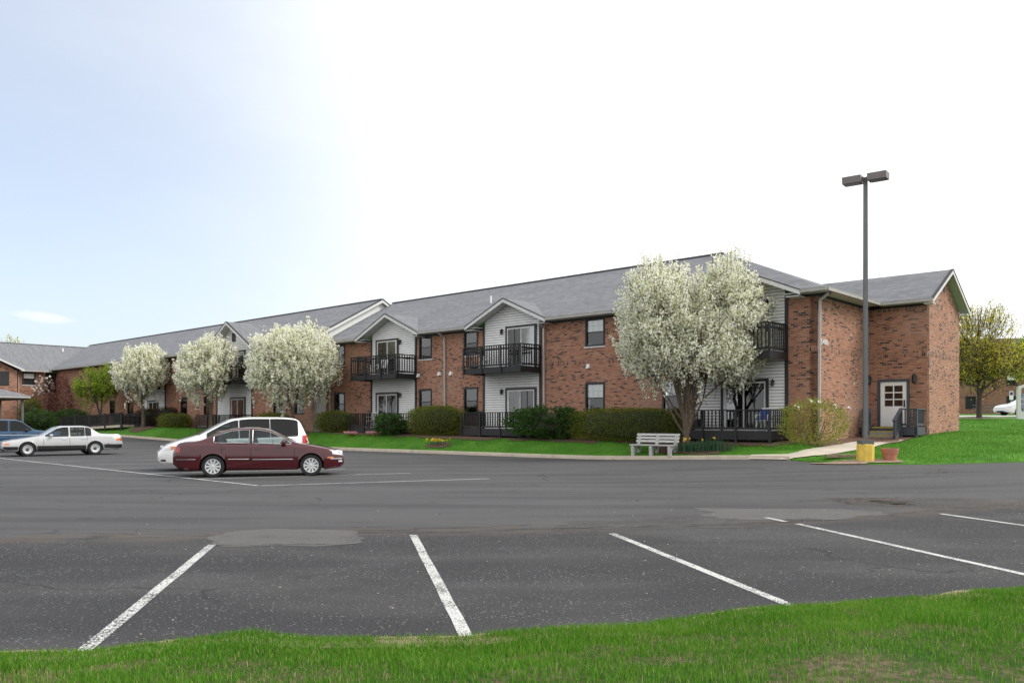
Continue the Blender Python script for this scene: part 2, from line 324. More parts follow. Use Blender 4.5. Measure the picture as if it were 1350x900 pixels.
_MF.update(
    brick=brick(), brick_stained=brick(stain=True), brick_soldier=brick(.2, rot=True, bright=.9), brick_far=brick(.07, bright=.75),
    shingle=shingle([(.125, .129, .142), (.165, .169, .184), (.225, .228, .242)]), shingle_brown=shingle([(.05, .04, .035), (.075, .06, .05), (.11, .085, .07)]),
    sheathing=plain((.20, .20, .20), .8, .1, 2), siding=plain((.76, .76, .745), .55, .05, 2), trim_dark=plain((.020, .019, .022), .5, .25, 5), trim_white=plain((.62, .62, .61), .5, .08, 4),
    soffit=plain((.52, .52, .51), .7, .08, 3), fascia_dark=plain((.018, .017, .018), .6, .2, 4), gutter=plain((.36, .35, .33), .45, .12, 3), gutter_far=plain((.42, .41, .39), .45, .1, 3),
    downspout=plain((.42, .40, .38), .45, .1, 3), deck_paint=plain((.012, .012, .014), .6, .35, 9), deck_board=plain((.10, .095, .09), .7, .3, 7),
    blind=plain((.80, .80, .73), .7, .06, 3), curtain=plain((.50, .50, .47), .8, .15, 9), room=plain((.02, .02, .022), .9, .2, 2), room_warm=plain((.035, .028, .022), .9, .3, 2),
    muntin=plain((.30, .30, .28), .5, .1), pane=glass((.85, .88, .88), .14), pane_screen=glass((.28, .29, .30), .09), door_white=plain((.84, .84, .82), .4, .05, 3), sill=plain((.58, .57, .54), .7, .1, 8),
    lantern=plain((.012, .012, .013), .4, .2), vent_white=plain((.75, .75, .73), .5, .05), step_gray=plain((.27, .27, .27), .7, .15, 6), step_yellow=plain((.42, .33, .06), .7, .2, 14), frame_slate=plain((.055, .065, .085), .5, .15), rail_slate=plain((.048, .055, .068), .5, .2),
    asphalt=asphalt, lawn=lawn, turf=turf, concrete=plain((.50, .43, .34), .85, .14, 2.5, .3, 90), path=plain((.52, .46, .38), .85, .12, 1.5, .3, 90), road_concrete=plain((.42, .40, .37), .85, .12, 1.2),
    terrain=plain((.05, .11, .025), .9, .25, .4), mulch=plain((.115, .066, .042), .95, .4, 22, .8, 60), dirt=plain((.26, .19, .13), .95, .3, 9, .6, 60), patch_new=worn((.108, .104, .099), .9, .60, 60), patch_old=worn((.082, .079, .078), .9, .53, 45), pothole=plain((.050, .040, .034), .95, .5, 9, .8, 90), pothole_dirt=worn((.075, .060, .048), .95, .52, 9), rubble=worn((.095, .085, .077), .95, .48, 14),
    stripe=worn((.62, .62, .60), .75, .54), stripe_far=worn((.36, .36, .36), .8, .52, 30),
    bench=plain((.50, .49, .47), .75, .12, 7, .3, 50), bench_leg=plain((.44, .43, .42), .85, .15, 9, .4, 60),
    pole=plain((.125, .13, .132), .45, .12, 2), lamp_box=plain((.19, .17, .165), .5, .12, 3), lamp_lens=plain((.06, .052, .046), .25, .2), base_yellow=plain((.66, .47, .08), .75, .16, 4, .4, 40),
    terracotta=plain((.42, .17, .11), .8, .15, 6), bark=plain((.115, .085, .060), .95, .45, 14, .9, 30), bark_gray=plain((.075, .058, .050), .95, .35, 14, .8, 30), twig=plain((.085, .058, .050), .9, .3, 5),
    blossom=foliage([(0, (.70, .72, .42)), (.2, (.88, .88, .68)), (.45, (.95, .95, .84)), (1, (.98, .98, .92))], .50),
    young_leaf=foliage([(0, (.20, .26, .04)), (.5, (.34, .42, .09)), (1, (.48, .54, .17))], .42),
    lime_leaf=foliage([(0, (.15, .25, .015)), (.5, (.25, .37, .02)), (1, (.36, .48, .05))], .42), olive_leaf=foliage([(0, (.40, .36, .03)), (.5, (.55, .50, .06)), (1, (.66, .62, .11))], .55),
    hedge_leaf=foliage([(0, (.085, .105, .014)), (.5, (.165, .195, .024)), (1, (.27, .29, .050))], .38), juniper_leaf=foliage([(0, (.024, .060, .014)), (.6, (.055, .120, .024)), (1, (.105, .185, .040))], .25),
    spring_leaf=foliage([(0, (.16, .18, .025)), (.5, (.26, .29, .045)), (1, (.38, .38, .09))], .4), red_leaf=foliage([(0, (.05, .010, .012)), (1, (.11, .022, .022))], .25), brown_leaf=foliage([(0, (.05, .032, .024)), (1, (.09, .055, .038))], .2),
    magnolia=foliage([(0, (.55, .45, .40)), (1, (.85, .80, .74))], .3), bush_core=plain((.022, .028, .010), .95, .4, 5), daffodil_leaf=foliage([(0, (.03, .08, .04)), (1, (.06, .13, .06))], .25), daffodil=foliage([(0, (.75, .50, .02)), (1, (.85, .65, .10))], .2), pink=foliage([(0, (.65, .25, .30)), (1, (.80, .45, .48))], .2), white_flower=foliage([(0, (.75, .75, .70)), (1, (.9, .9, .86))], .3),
    blade=grassblade([(0, (.050, .15, .006)), (.5, (.075, .24, .010)), (.80, (.125, .33, .018)), (.92, (.22, .38, .05)), (.97, (.42, .38, .16)), (1, (.50, .42, .22))]), blade_short=grassblade([(0, (.050, .16, .010)), (.6, (.082, .25, .018)), (1, (.14, .32, .032))]), blade_dry=foliage([(0, (.16, .12, .06)), (.5, (.36, .29, .16)), (.8, (.46, .38, .22)), (1, (.16, .22, .05))], .2),
    maroon=carpaint((.062, .003, .007), .18, .0), white_paint=carpaint((.80, .80, .78), .25), silver=carpaint((.50, .51, .51), .28, .15), blue=carpaint((.012, .062, .14), .3, .1), 
    tyre=plain((.014, .014, .015), .85, .3, 20), rim=plain((.62, .63, .64), .3, .05, 5, Metallic=.3), rim_dark=plain((.10, .10, .10), .5, .2, Metallic=.5), black_plastic=plain((.016, .016, .017), .5, .3), chrome=plain((.62, .62, .63), .18, .03, Metallic=.9), under=plain((.008, .008, .008), .9, .2), seat_cloth=plain((.12, .12, .12), .85, .2), seat_tan=plain((.22, .20, .18), .85, .2),
    car_glass=glass((.55, .62, .62), .045, .12), car_glass_dark=glass((.06, .06, .07), .045, .10), lens_clear=plain((.62, .64, .66), .12, .05, Coat_Weight=.8), lens_red=plain((.40, .012, .012), .15, .1, Coat_Weight=.8), lens_amber=plain((.70, .20, .03), .15, .1, Coat_Weight=.8), cladding=plain((.015, .015, .017), .5, .15),
    plastic_white=plain((.72, .72, .70), .5, .05), plastic_blue=plain((.03, .08, .28), .6, .15), sign_blue=plain((.012, .012, .14), .45, .1), sign_white=plain((.74, .74, .73), .5, .04),
)
# ------------------------------------------------------------------ ground heights (the lot rises a little towards the building's two ends)
EDGE_W = [(9.67, 29.6), (10.0, 28.2), (10.6, 27.0), (11.4, 26.2), (13.0, 26.3), (17.5, 28.0), (25.0, 31.5), (40.0, 38.0), (90.0, 60.0)]
EDGE = [(-110, -4.5), (-70, -4.6), (-56, -4.7), (-45, -4.8), (-33, -4.7), (-26, -4.4), (-18.4, -4.1), (-11.2, -3.95), (-5.8, -3.6), (-3, -3.35)] + [loc(*p) for p in EDGE_W]
_ea = [e[0] for e in EDGE]; _eb = [e[1] for e in EDGE]
def be(a): return float(np.interp(a, _ea, _eb))
def zlot(X, Y):
    a, b = loc(X, Y)
    return .22 * S((a + 9) / 10) * S((b + 14) / 9) + .44 * S((-a - 30) / 30) * S((b + 16) / 10)
def zlawn(X, Y):
    a, b = loc(X, Y); d = b - be(a); z0 = zlot(X, Y)
    zw = float(np.interp(a, [-70, -50, -30, -12, 0], [1.18, 1.12, .90, .74, .80]))
    zl = z0 + .13 + (zw - z0 - .13) * (S((d + .35) / 2.7) - S(.35 / 2.7)) / (1 - S(.35 / 2.7)) if d > 0 else z0 + .13
    pr = float(np.interp(Y, [20, 26.4, 34.6, 38, 45, 62, 80, 100, 160], [.25, .27, 1.03, 1.15, 1.66, 1.97, 2.14, 2.5, 3.2]))
    zr = z0 + .04 + (pr - z0 - .04) * S((d + .2) / 1.6)
    w = max(S((a + 2.5) / 3.5), S((b - 4) / 6)); n = .025 * mnoise.noise(Vector((X * .6, Y * .6, 3)))
    return zl * (1 - w) + zr * w + n * S(d / .6) - .17 * math.exp(-((a - 1.0) / 1.3) ** 2 - ((b - 3.0) / 1.6) ** 2)
def zground(X, Y):
    a, b = loc(X, Y); return zlawn(X, Y) if b > be(a) else zlot(X, Y)
def hit(x, y):                                        # the ground point seen at a pixel
    r = (x - CX) / F; s = (YH - y) / F; t = 4.0
    while t < 200:
        if EYE + s * t <= zground(r * t, t): break
        t += .05
    return (r * t, t, zground(r * t, t))
def on(X, Y, dz=0): return (X, Y, zground(X, Y) + dz)
def onl(a, b, dz=0): X, Y = wld(a, b); return (X, Y, zground(X, Y) + dz)

def sheet(name, P, m, smooth=True, kind='structure'):   # P: grid [i][j] of points
    b = MB(); n = len(P[0])
    for row in P: b.v += [tuple(p) for p in row]
    for i in range(len(P) - 1):
        for j in range(n - 1): b.f.append((i*n+j, i*n+j+1, (i+1)*n+j+1, (i+1)*n+j))
    me = b.mesh(name, m)
    up = sum(p.normal.z for p in me.polygons)
    if up < 0: me.flip_normals()
    if smooth:
        for p in me.polygons: p.use_smooth = True
    o = link(name, me)
    if kind: o['kind'] = kind
    return o
terrain = MB().poly((-900, -400, -.6), (900, -400, -.6), (900, 1500, -.6), (-900, 1500, -.6)).build('terrain', 'terrain'); tag(terrain, kind='structure')
xs = np.concatenate([np.linspace(-120, -40, 30), np.linspace(-38, 30, 69), np.linspace(34, 110, 20)]); ys = np.concatenate([np.linspace(-40, 8, 6), np.linspace(10, 40, 46), np.linspace(42, 130, 50)])
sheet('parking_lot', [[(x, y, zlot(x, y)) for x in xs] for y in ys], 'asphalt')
# lawn by the building, from the lot edge back
st = np.concatenate([np.arange(-110, -60, 2.0), np.arange(-60, -8, .6), np.arange(-8, 8, .25), np.arange(8, 22, .8), np.arange(22, 46, 3)])
offs = [.16, .3, .5, .75, 1.0, 1.3, 1.6, 1.9, 2.2, 2.6, 3, 3.5, 4, 4.6, 5.2, 6, 7, 8, 9, 10.5, 12, 14, 17, 20, 25, 30, 38, 48, 60, 80, 110]
P = []
for a in st:
    row = []
    o0 = .155 if a < .2 else .02
    b0 = be(a)
    X, Y = wld(a, b0 + o0); row.append((X, Y, zlot(X, Y) - .05))
    X, Y = wld(a, b0 + o0); row.append((X, Y, zlot(X, Y) + (.125 if a < .2 else .035)))
    for d in offs:
        d = d if a < .2 else d - .13
        X, Y = wld(a, b0 + d); row.append((X, Y, zlawn(X, Y)))
    P.append(row)
sheet('lawn', P, 'lawn')
# kerb: concrete lengths with joints
ka = np.append(np.arange(-100, -2, 3.0), [-1.0, .45]); bk = MB()
kerb_root = link('kerb', None); tag(kerb_root, kind='structure')
for i in range(len(ka) - 1):
    b = MB(); sub = np.linspace(ka[i] + .006, ka[i+1] - .006, 5); ring = []
    for a in sub:
        for db, dz in ((-.005, -.06), (0, .10), (.02, .145), (.13, .155), (.16, .15), (.16, -.06)):
            X, Y = wld(a, be(a) + db); b.v.append((X, Y, zlot(X, Y) + dz))
    for k in range(4):
        for q in range(5): b.f.append((k*6+q, k*6+q+1, (k+1)*6+q+1, (k+1)*6+q))
    b.f.append((0, 1, 2, 3, 4, 5)); b.f.append((29, 28, 27, 26, 25, 24))
    b.build('kerb_length', 'concrete', kerb_root, 40)
# concrete path from the kerb to the door steps
def ribbon(name, pts, width, m, dz, kind='structure', jag=0, parent=None, ends=None):
    b = MB(); n = len(pts); L = []
    for i, p in enumerate(pts):
        d = Vector(pts[min(i+1, n-1)][:2]) - Vector(pts[max(i-1, 0)][:2]); d.normalize(); nn = Vector((-d.y, d.x))
        w = width[i] if hasattr(width, '__len__') else width
        for k in (-1, -.33, .33, 1):
            q = Vector(p[:2]) + nn * (w / 2 * k + (random.uniform(-jag, jag) if abs(k) == 1 else 0)); L.append((q.x, q.y, zground(q.x, q.y) + dz))
    b.v = L
    for i in range(n - 1):
        for k in range(3): b.f.append((i*4+k, i*4+k+1, (i+1)*4+k+1, (i+1)*4+k))
    me = b.mesh(name, m)
    if sum(p.normal.z for p in me.polygons) < 0: me.flip_normals()
    o = link(name, me, parent)
    if kind: o['kind'] = kind
    return o
def dense(pts, n=40):
    pts = [Vector(p) for p in pts]; out = []
    for i in range(len(pts) - 1):
        for k in range(n): out.append(pts[i].lerp(pts[i+1], k / n))
    return out + [pts[-1]]
def flat_patch(name, center, rx, ry, rz, m, dz, n=64, jag=.18, seed=0, kind='structure', lift=0, zf=None):
    r = random.Random(seed); zf = zf or zground; b = MB(); c = (center[0], center[1], zf(center[0], center[1]) + dz + lift); b.v = [c]
    rr = [1 + r.uniform(-jag, jag) for _ in range(n)]; ph = [r.uniform(0, 6.28) for _ in range(6)]; rr = [.55 + .45 * (.6 * rr[i] + .4 * rr[i-1]) + jag * sum(math.sin((k + 2) * 2 * math.pi * i / n + ph[k]) / (k + 2) for k in range(6)) * .8 for i in range(n)]; sq = [(abs(math.cos(2*math.pi*i/n)) ** 3.2 + abs(math.sin(2*math.pi*i/n)) ** 3.2) ** (-1/3.2) for i in range(n)]; rr = [p * q for p, q in zip(rr, sq)]
    for f in (.5, 1):
        for i in range(n):
            t = 2 * math.pi * i / n; x, y = rx * rr[i] * f * math.cos(t), ry * rr[i] * f * math.sin(t)
            X, Y = center[0] + x * math.cos(rz) - y * math.sin(rz), center[1] + x * math.sin(rz) + y * math.cos(rz)
            b.v.append((X, Y, zf(X, Y) + dz + (lift * .8 if f < 1 else 0)))
    for i in range(n):
        j = (i + 1) % n; b.f += [(0, 1+i, 1+j), (1+i, 1+n+i, 1+n+j, 1+j)]
    me = b.mesh(name, m)
    if sum(p.normal.z for p in me.polygons) < 0: me.flip_normals()
    for p in me.polygons: p.use_smooth = True
    o = link(name, me); o['kind'] = kind; return o
pp = [hit(1170, 581), hit(1128, 588.5), hit(1085, 596), hit(1050, 601.2), hit(988, 604.0)]
ribbon('path', dense(pp, 8), [1.25] * 17 + [1.2 - .055 * i for i in range(16)], 'path', .035)
# mulch beds along the walls and round the trees, dirt by the lamp
def bed(a0, a1, b0, b1, seed, m='mulch'):
    r = random.Random(seed); n = max(4, int((a1 - a0) / .5)); P = []
    for i in range(n + 1):
        a = a0 + (a1 - a0) * i / n; lo = b0 + r.uniform(-.16, .16) + (.5 if i in (0, n) else 0); P.append([(*wld(a, bb), zlawn(*wld(a, bb)) + .03) for bb in np.linspace(lo, b1, 6)])
    sheet('mulch_bed', P, m)
bed(-32, -15.0, -2.45, .3, 1); bed(-14.95, -8.6, -2.25, .3, 2); bed(-8.55, -.3, -2.05, .3, 3); bed(-.25, 2.2, -1.25, 5.3, 4); bed(-66, -33, -2.5, -.9, 5)
zb = lambda X, Y: zlawn(X, Y)
flat_patch('mulch_bed', onl(-4.0, -2.55), 1.45, .62, BA, 'mulch', .035, seed=3, lift=.06, zf=zb)
for a_, b_, r_ in ((-31.4, -3.2, 1.2), (-41.6, -3.2, 1.3), (-53, -3.0, 1.5), (-61.6, -3.0, 1.3)): flat_patch('mulch_bed', onl(a_, b_), r_, r_ * .6, BA, 'mulch', .035, seed=int(-a_), lift=.06, zf=zb)
flat_patch('mulch_bed', hit(578, 587.5), .75, .35, BA, 'mulch', .035, seed=9, lift=.03, zf=zb)
flat_patch('bare_dirt', hit(1128, 609.5), 1.35, .50, .05, 'dirt', .03, seed=12, lift=.02)
flat_patch('bare_dirt', hit(1166, 609), .55, .32, .0, 'dirt', .035, seed=13, lift=.02)
flat_patch('mulch_bed', hit(1293, 552.8), 1.6, .9, 0, 'mulch', .04, seed=14, lift=.05, zf=zb)
# painted stripes on the lot
def stripe(p, q, w, m='stripe', zf=.005):
    p, q = Vector(p), Vector(q); n = max(2, int((q - p).length / .6)); d = (q - p).normalized(); nn = Vector((-d.y, d.x)) * w / 2; P = []
    for i in range(n + 1):
        c = p.lerp(q, i / n); j = random.uniform(-.004, .004); P.append([(c.x + nn.x * k + j, c.y + nn.y * k, zlot(c.x, c.y) + zf) for k in (-1, 1)])
    sheet('parking_stripe', P, m, False)
for p, q in (((-3.88, 10.71), (-2.93, 5.45)), ((-1.39, 11.64), (-.33, 6.1)), ((1.42, 11.79), (2.47, 6.95)), ((4.45, 12.9), (5.42, 8.3)), ((7.41, 14.31), (8.6, 10.0))): stripe(p, q, .105)
stripe((4.22, 13.74), (4.36, 13.15), .10)
DG = Vector((-15.7, 15.1)).normalized(); DL = Vector((.912, .41)); G0 = Vector((-6.3, 20.5))
stripe(G0, G0 + DG * 24, .10, 'stripe', .010)
for k in range(6): stripe(G0 + DG * 3.45 * k + DL * .08, G0 + DG * 3.45 * k + DL * 6.2, .10, 'stripe_far' if k > 2 else 'stripe', .005)
# repairs in the asphalt
def ppatch(x0, x1, y0, y1, m, dz, seed, jag=.16, name='asphalt_patch'):
    p = gnd((x0 + x1) / 2, (y0 + y1) / 2); q0, q1 = gnd((x0 + x1) / 2, y0), gnd((x0 + x1) / 2, y1); l, r = gnd(x0, (y0 + y1) / 2), gnd(x1, (y0 + y1) / 2)
    return flat_patch(name, p, (r[0] - l[0]) / 2, (q0[1] - q1[1]) / 2, .02, m, dz, jag=jag, seed=seed)
ppatch(280, 476, 697, 719, 'patch_new', .0035, 21, .14); ppatch(745, 1010, 683, 697, 'patch_old', .003, 22, .3); ppatch(930, 1140, 669, 685, 'patch_new', .0035, 25, .3)
ppatch(1105, 1195, 655, 667, 'pothole_dirt', .003, 23, .25); ppatch(1180, 1350, 656, 672, 'rubble', .003, 24, .3)
crack = MB()
for (x0, y0, x1, y1, w) in ((282, 719, 470, 717, .02), (745, 696, 870, 693, .03), (905, 694, 1120, 684, .025), (1108, 657.5, 1192, 656, .05), (1222, 617, 1262, 630, .03), (470, 700, 700, 692, .03), (0, 703, 280, 704, .02)):
    n = 14; pts = []
    for i in range(n + 1):
        u = i / n; X, Y = gnd(x0 + (x1 - x0) * u, y0 + (y1 - y0) * u + random.uniform(-.9, .9), .0 if y0 > 640 else .1); pts.append((X, Y))
    for i in range(n):
        (a, b), (c, d) = pts[i], pts[i+1]; ww = w * random.uniform(.4, 1.2); crack.poly((a, b - ww/2, zlot(a, b) + .007), (c, d - ww/2, zlot(c, d) + .007), (c, d + ww/2, zlot(c, d) + .007), (a, b + ww/2, zlot(a, b) + .007))
tag(crack.build('asphalt_cracks', 'pothole'), kind='structure')
# loose chips and litter on the asphalt
chips = MB()
for i in range(300):
    X, Y = random.uniform(-7, 11), random.uniform(5.6, 15); s = random.choice((.004, .005, .006, .009)); z = zlot(X, Y) + .004
    a = random.uniform(0, 6.3); pts = [(X + s * random.uniform(.6, 1.2) * math.cos(a + t), Y + s * random.uniform(.6, 1.2) * math.sin(a + t), z) for t in (0, 1.6, 3.1, 4.7)]
    chips.prism(pts, (0, 0, s * .6))
tag(chips.build('gravel_chips', 'concrete'), 'small pale stone chips scattered over the dark asphalt', 'gravel', kind='stuff')

# grass by the camera
GE = [(-700, 900), (-200, 880), (0, 867), (110, 864), (200, 852), (330, 840), (440, 846), (540, 846), (620, 842), (700, 836), (850, 828), (950, 812), (1040, 803), (1150, 796), (1350, 779), (1700, 745), (2300, 720)]
ge = [gnd(x, y) for x, y in GE]; _gx = [p[0] for p in ge]; _gy = [p[1] for p in ge]
def yedge(X): return float(np.interp(X, _gx, _gy)) + .07 * mnoise.noise(Vector((X * 1.7, 0, 0)))
def zfore(X, Y):
    d = yedge(X) - Y; return .012 + .13 * S(d / 2.2) + .05 * mnoise.noise(Vector((X * 1.1, Y * 1.1, 5))) * S(d / .5)
P = []
for X in np.arange(-14, 16, .12): P.append([(X, yedge(X) - d, zfore(X, yedge(X) - d) - (.03 if d == 0 else 0)) for d in (0, .02, .08, .16, .3, .45, .6, .8, 1, 1.25, 1.5, 1.8, 2.2, 2.8, 3.5, 4.5, 6, 9, 14)])
sheet('grass_verge', P, 'turf')
P = []
for X in np.arange(-9, 11, .06):
    y0 = yedge(X); w0 = .05 + .16 * max(0, .4 + mnoise.noise(Vector((X * 1.3, 4, 0)))) + random.uniform(0, .03); P.append([(X, y0 + w0, .003), (X, y0 + w0 * .5, .010), (X, y0 - .08, .022), (X, y0 - .22, .02)])
sheet('gravel_edge', P, 'dirt')
def blades(name, X, Y, Z, H, W, m, rng, lean=.45):
    n = len(X); t = rng.uniform(0, 2 * np.pi, n); ld = rng.uniform(0, 2 * np.pi, n); lm = rng.uniform(.05, lean, n) * H
    ux, uy = np.cos(t) * W / 2, np.sin(t) * W / 2; lx, ly = np.cos(ld) * lm, np.sin(ld) * lm
    V = np.empty((n, 5, 3), np.float32)
    V[:, 0] = np.stack([X - ux, Y - uy, Z], 1); V[:, 1] = np.stack([X + ux, Y + uy, Z], 1)
    V[:, 2] = np.stack([X + ux * .75 + lx * .35, Y + uy * .75 + ly * .35, Z + H * .55], 1); V[:, 3] = np.stack([X - ux * .75 + lx * .35, Y - uy * .75 + ly * .35, Z + H * .55], 1)
    V[:, 4] = np.stack([X + lx, Y + ly, Z + H * .97], 1)
    base = (np.arange(n) * 5)[:, None]
    me = bpy.data.meshes.new(name); me.vertices.add(5 * n); me.vertices.foreach_set('co', V.ravel())
    idx = np.concatenate([base + np.array([[0, 1, 2, 3]]), base + np.array([[3, 2, 4]])], 1).ravel().astype(np.int32)
    me.loops.add(len(idx)); me.loops.foreach_set('vertex_index', idx); me.polygons.add(2 * n)
    ls = (np.arange(n) * 7)[:, None] + np.array([[0, 4]]); me.polygons.foreach_set('loop_start', ls.ravel().astype(np.int32))
    me.materials.append(MAT(m)); me.update(calc_edges=True); return link(name, me)
def fore_blades(n, hmin, hmax, w, m, name, seed, label, bare=.15, cat='grass', dmax=3.6, dry=False):
    rng = np.random.default_rng(seed); X = []; Y = []; Z = []; H = []
    while len(X) < n:
        x = rng.uniform(-6.5, 7.5); d = abs(rng.normal(0, 1.3)) if rng.random() < .75 else rng.uniform(0, .5); y = yedge(x) + .05 - d
        if y < 3.1 or abs(x) > y * .66 + .4: continue
        q = mnoise.noise(Vector((x * .9 + 7, y * 1.3, 2))) + .5 * mnoise.noise(Vector((x * 2.7, y * 3.1, 8)))
        if dry:
            if q > -.16: continue
        elif q < -.20 and rng.random() > bare: continue
        tall = .62 + .80 * max(0, mnoise.noise(Vector((x * .8 - 3, y * .8, 9)))) * 1.6
        X.append(x); Y.append(y); Z.append(zfore(x, y) - .005); H.append(rng.uniform(hmin, hmax) * tall)
    n = len(X); o = blades(name, np.array(X), np.array(Y), np.array(Z), np.array(H), rng.uniform(.6, 1.2, n) * w, m, rng, .6); return tag(o, label, cat, kind='stuff')
fore_blades(115000, .035, .095, .0050, 'blade', 'grass', 1, 'bright green tufty grass along the edge of the parking lot', .32)
fore_blades(17000, .015, .045, .005, 'blade_dry', 'dry_grass', 2, 'dry straw coloured thatch in the bare spots of the verge', dry=True)
# short turf over the building's lawns
def lawn_blades(n, sampler, hmin, hmax, w, seed, name, label):
    rng = np.random.default_rng(seed); X = []; Y = []; Z = []
    while len(X) < n:
        p = sampler(rng)
        if p is None: continue
        X.append(p[0]); Y.append(p[1]); Z.append(zlawn(*p) - .004)
    o = blades(name, np.array(X), np.array(Y), np.array(Z), rng.uniform(hmin, hmax, n), np.full(n, w), 'blade_short', rng, .5); tag(o, label, 'grass', kind='stuff')
PATHSEG = [Vector(p[:2]) for p in pp]
def near_path(x, y, r=.72):
    p = Vector((x, y))
    for i in range(len(PATHSEG) - 1):
        a, b = PATHSEG[i], PATHSEG[i+1]; t = max(0, min(1, (p - a).dot(b - a) / (b - a).length_squared))
        if (a + (b - a) * t - p).length < r: return True
    return False
def s_front(rng):
    a = rng.uniform(-48, .2); b = be(a) + .17 + rng.uniform(0, 2.0) ** 1.0
    if b > (-2.3 if a < -8 else -2.05) : return None
    if ((a + 4.0) / 1.4) ** 2 + ((b + 2.55) / .58) ** 2 < 1: return None
    p = wld(a, b); return None if near_path(*p) else p
def s_right(rng):
    y = rng.uniform(25.8, 46); x = rng.uniform(9.5, y * .64)
    a, b = loc(x, y)
    if b < be(a) + .02 or (a < 2.3 and b > -1.1 and b < 11) or near_path(x, y): return None
    if ((x - 11.5) / 1.75) ** 2 + ((y - 26.7) / .5) ** 2 < 1: return None
    return (x, y)
lawn_blades(42000, s_front, .03, .075, .012, 3, 'lawn_grass', 'short mown grass on the strip between kerb and building')
lawn_blades(42000, s_right, .03, .085, .013, 4, 'lawn_grass', 'short mown grass on the slope beside the white entrance door')
# ------------------------------------------------------------------ apartment buildings (local frame: x along the facade, y into the building)
def wall(parent, x0, x1, yf, z0, z1, holes, m='brick', name='wall', depth=.14, axis='x', back=True):
    b = MB(); hx = sorted({x0, x1} | {h[0] for h in holes} | {h[1] for h in holes}); hz = sorted({z0, z1} | {h[2] for h in holes} | {h[3] for h in holes})
    T = (lambda u, w, z: (u, yf + w, z)) if axis == 'x' else (lambda u, w, z: (yf - w, u, z))
    for i in range(len(hx) - 1):
        for j in range(len(hz) - 1):
            cx, cz = (hx[i] + hx[i+1]) / 2, (hz[j] + hz[j+1]) / 2
            if any(h[0] < cx < h[1] and h[2] < cz < h[3] for h in holes): continue
            b.poly(T(hx[i], 0, hz[j]), T(hx[i+1], 0, hz[j]), T(hx[i+1], 0, hz[j+1]), T(hx[i], 0, hz[j+1]))
    for h in holes:
        for (u0, w0), (u1, w1) in (((h[0], h[2]), (h[1], h[2])), ((h[1], h[2]), (h[1], h[3])), ((h[1], h[3]), (h[0], h[3])), ((h[0], h[3]), (h[0], h[2]))):
            b.poly(T(u0, 0, w0), T(u1, 0, w1), T(u1, depth, w1), T(u0, depth, w0))
    for u in (x0, x1): b.poly(T(u, 0, z0), T(u, .32, z0), T(u, .32, z1), T(u, 0, z1))
    return b.build(name, m, parent, fix=False)
def window(parent, x0, x1, z0, z1, yf, blind=.5, arch=False, detail=True, sill=True):
    w = MB(); t = .085
    w.box(x0 + .003, x0 + t, yf - .03, yf + .12, z0 + .003, z1 - .003); w.box(x1 - t, x1 - .003, yf - .03, yf + .12, z0 + .003, z1 - .003)
    w.box(x0 + t, x1 - t, yf - .028, yf + .12, z1 - t - .03, z1 - .003); w.box(x0 + t, x1 - t, yf - .028, yf + .12, z0 + .003, z0 + t * .9)
    zm = (z0 + z1) / 2; w.box(x0 + t, x1 - t, yf + .03, yf + .10, zm - .025, zm + .025)
    o = w.build('window', 'trim_dark', parent)
    MB().box(x0 + t, x1 - t, yf + .05, yf + .056, zm + .025, z1 - t - .03).build('pane', 'pane', o)
    MB().box(x0 + t, x1 - t, yf + .045, yf + .051, z0 + t * .9, zm - .025).build('pane', 'pane_screen', o)
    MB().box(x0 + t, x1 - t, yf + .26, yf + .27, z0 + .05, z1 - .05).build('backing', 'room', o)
    if blind > 0: MB().box(x0 + t, x1 - t, yf + .072, yf + .08, z1 - .05 - (z1 - z0) * blind, z1 - .06).build('blind', 'blind', o)
    if detail:
        g = MB(); gx = [x0 + t + (x1 - x0 - 2 * t) * k / 3 for k in (1, 2)]
        for lo, hi in ((zm + .025, z1 - t - .03), (z0 + t * .9, zm - .025)):
            for x in gx: g.box(x - .009, x + .009, yf + .058, yf + .068, lo, hi)
            g.box(x0 + t, x1 - t, yf + .060, yf + .070, (lo + hi) / 2 - .009, (lo + hi) / 2 + .009)
        g.build('muntin_grid', 'muntin', o)
    if sill: MB().box(x0 - .06, x1 + .06, yf - .05, yf + .02, z0 - .07, z0 - .003).build('sill', 'sill', o)
    return o
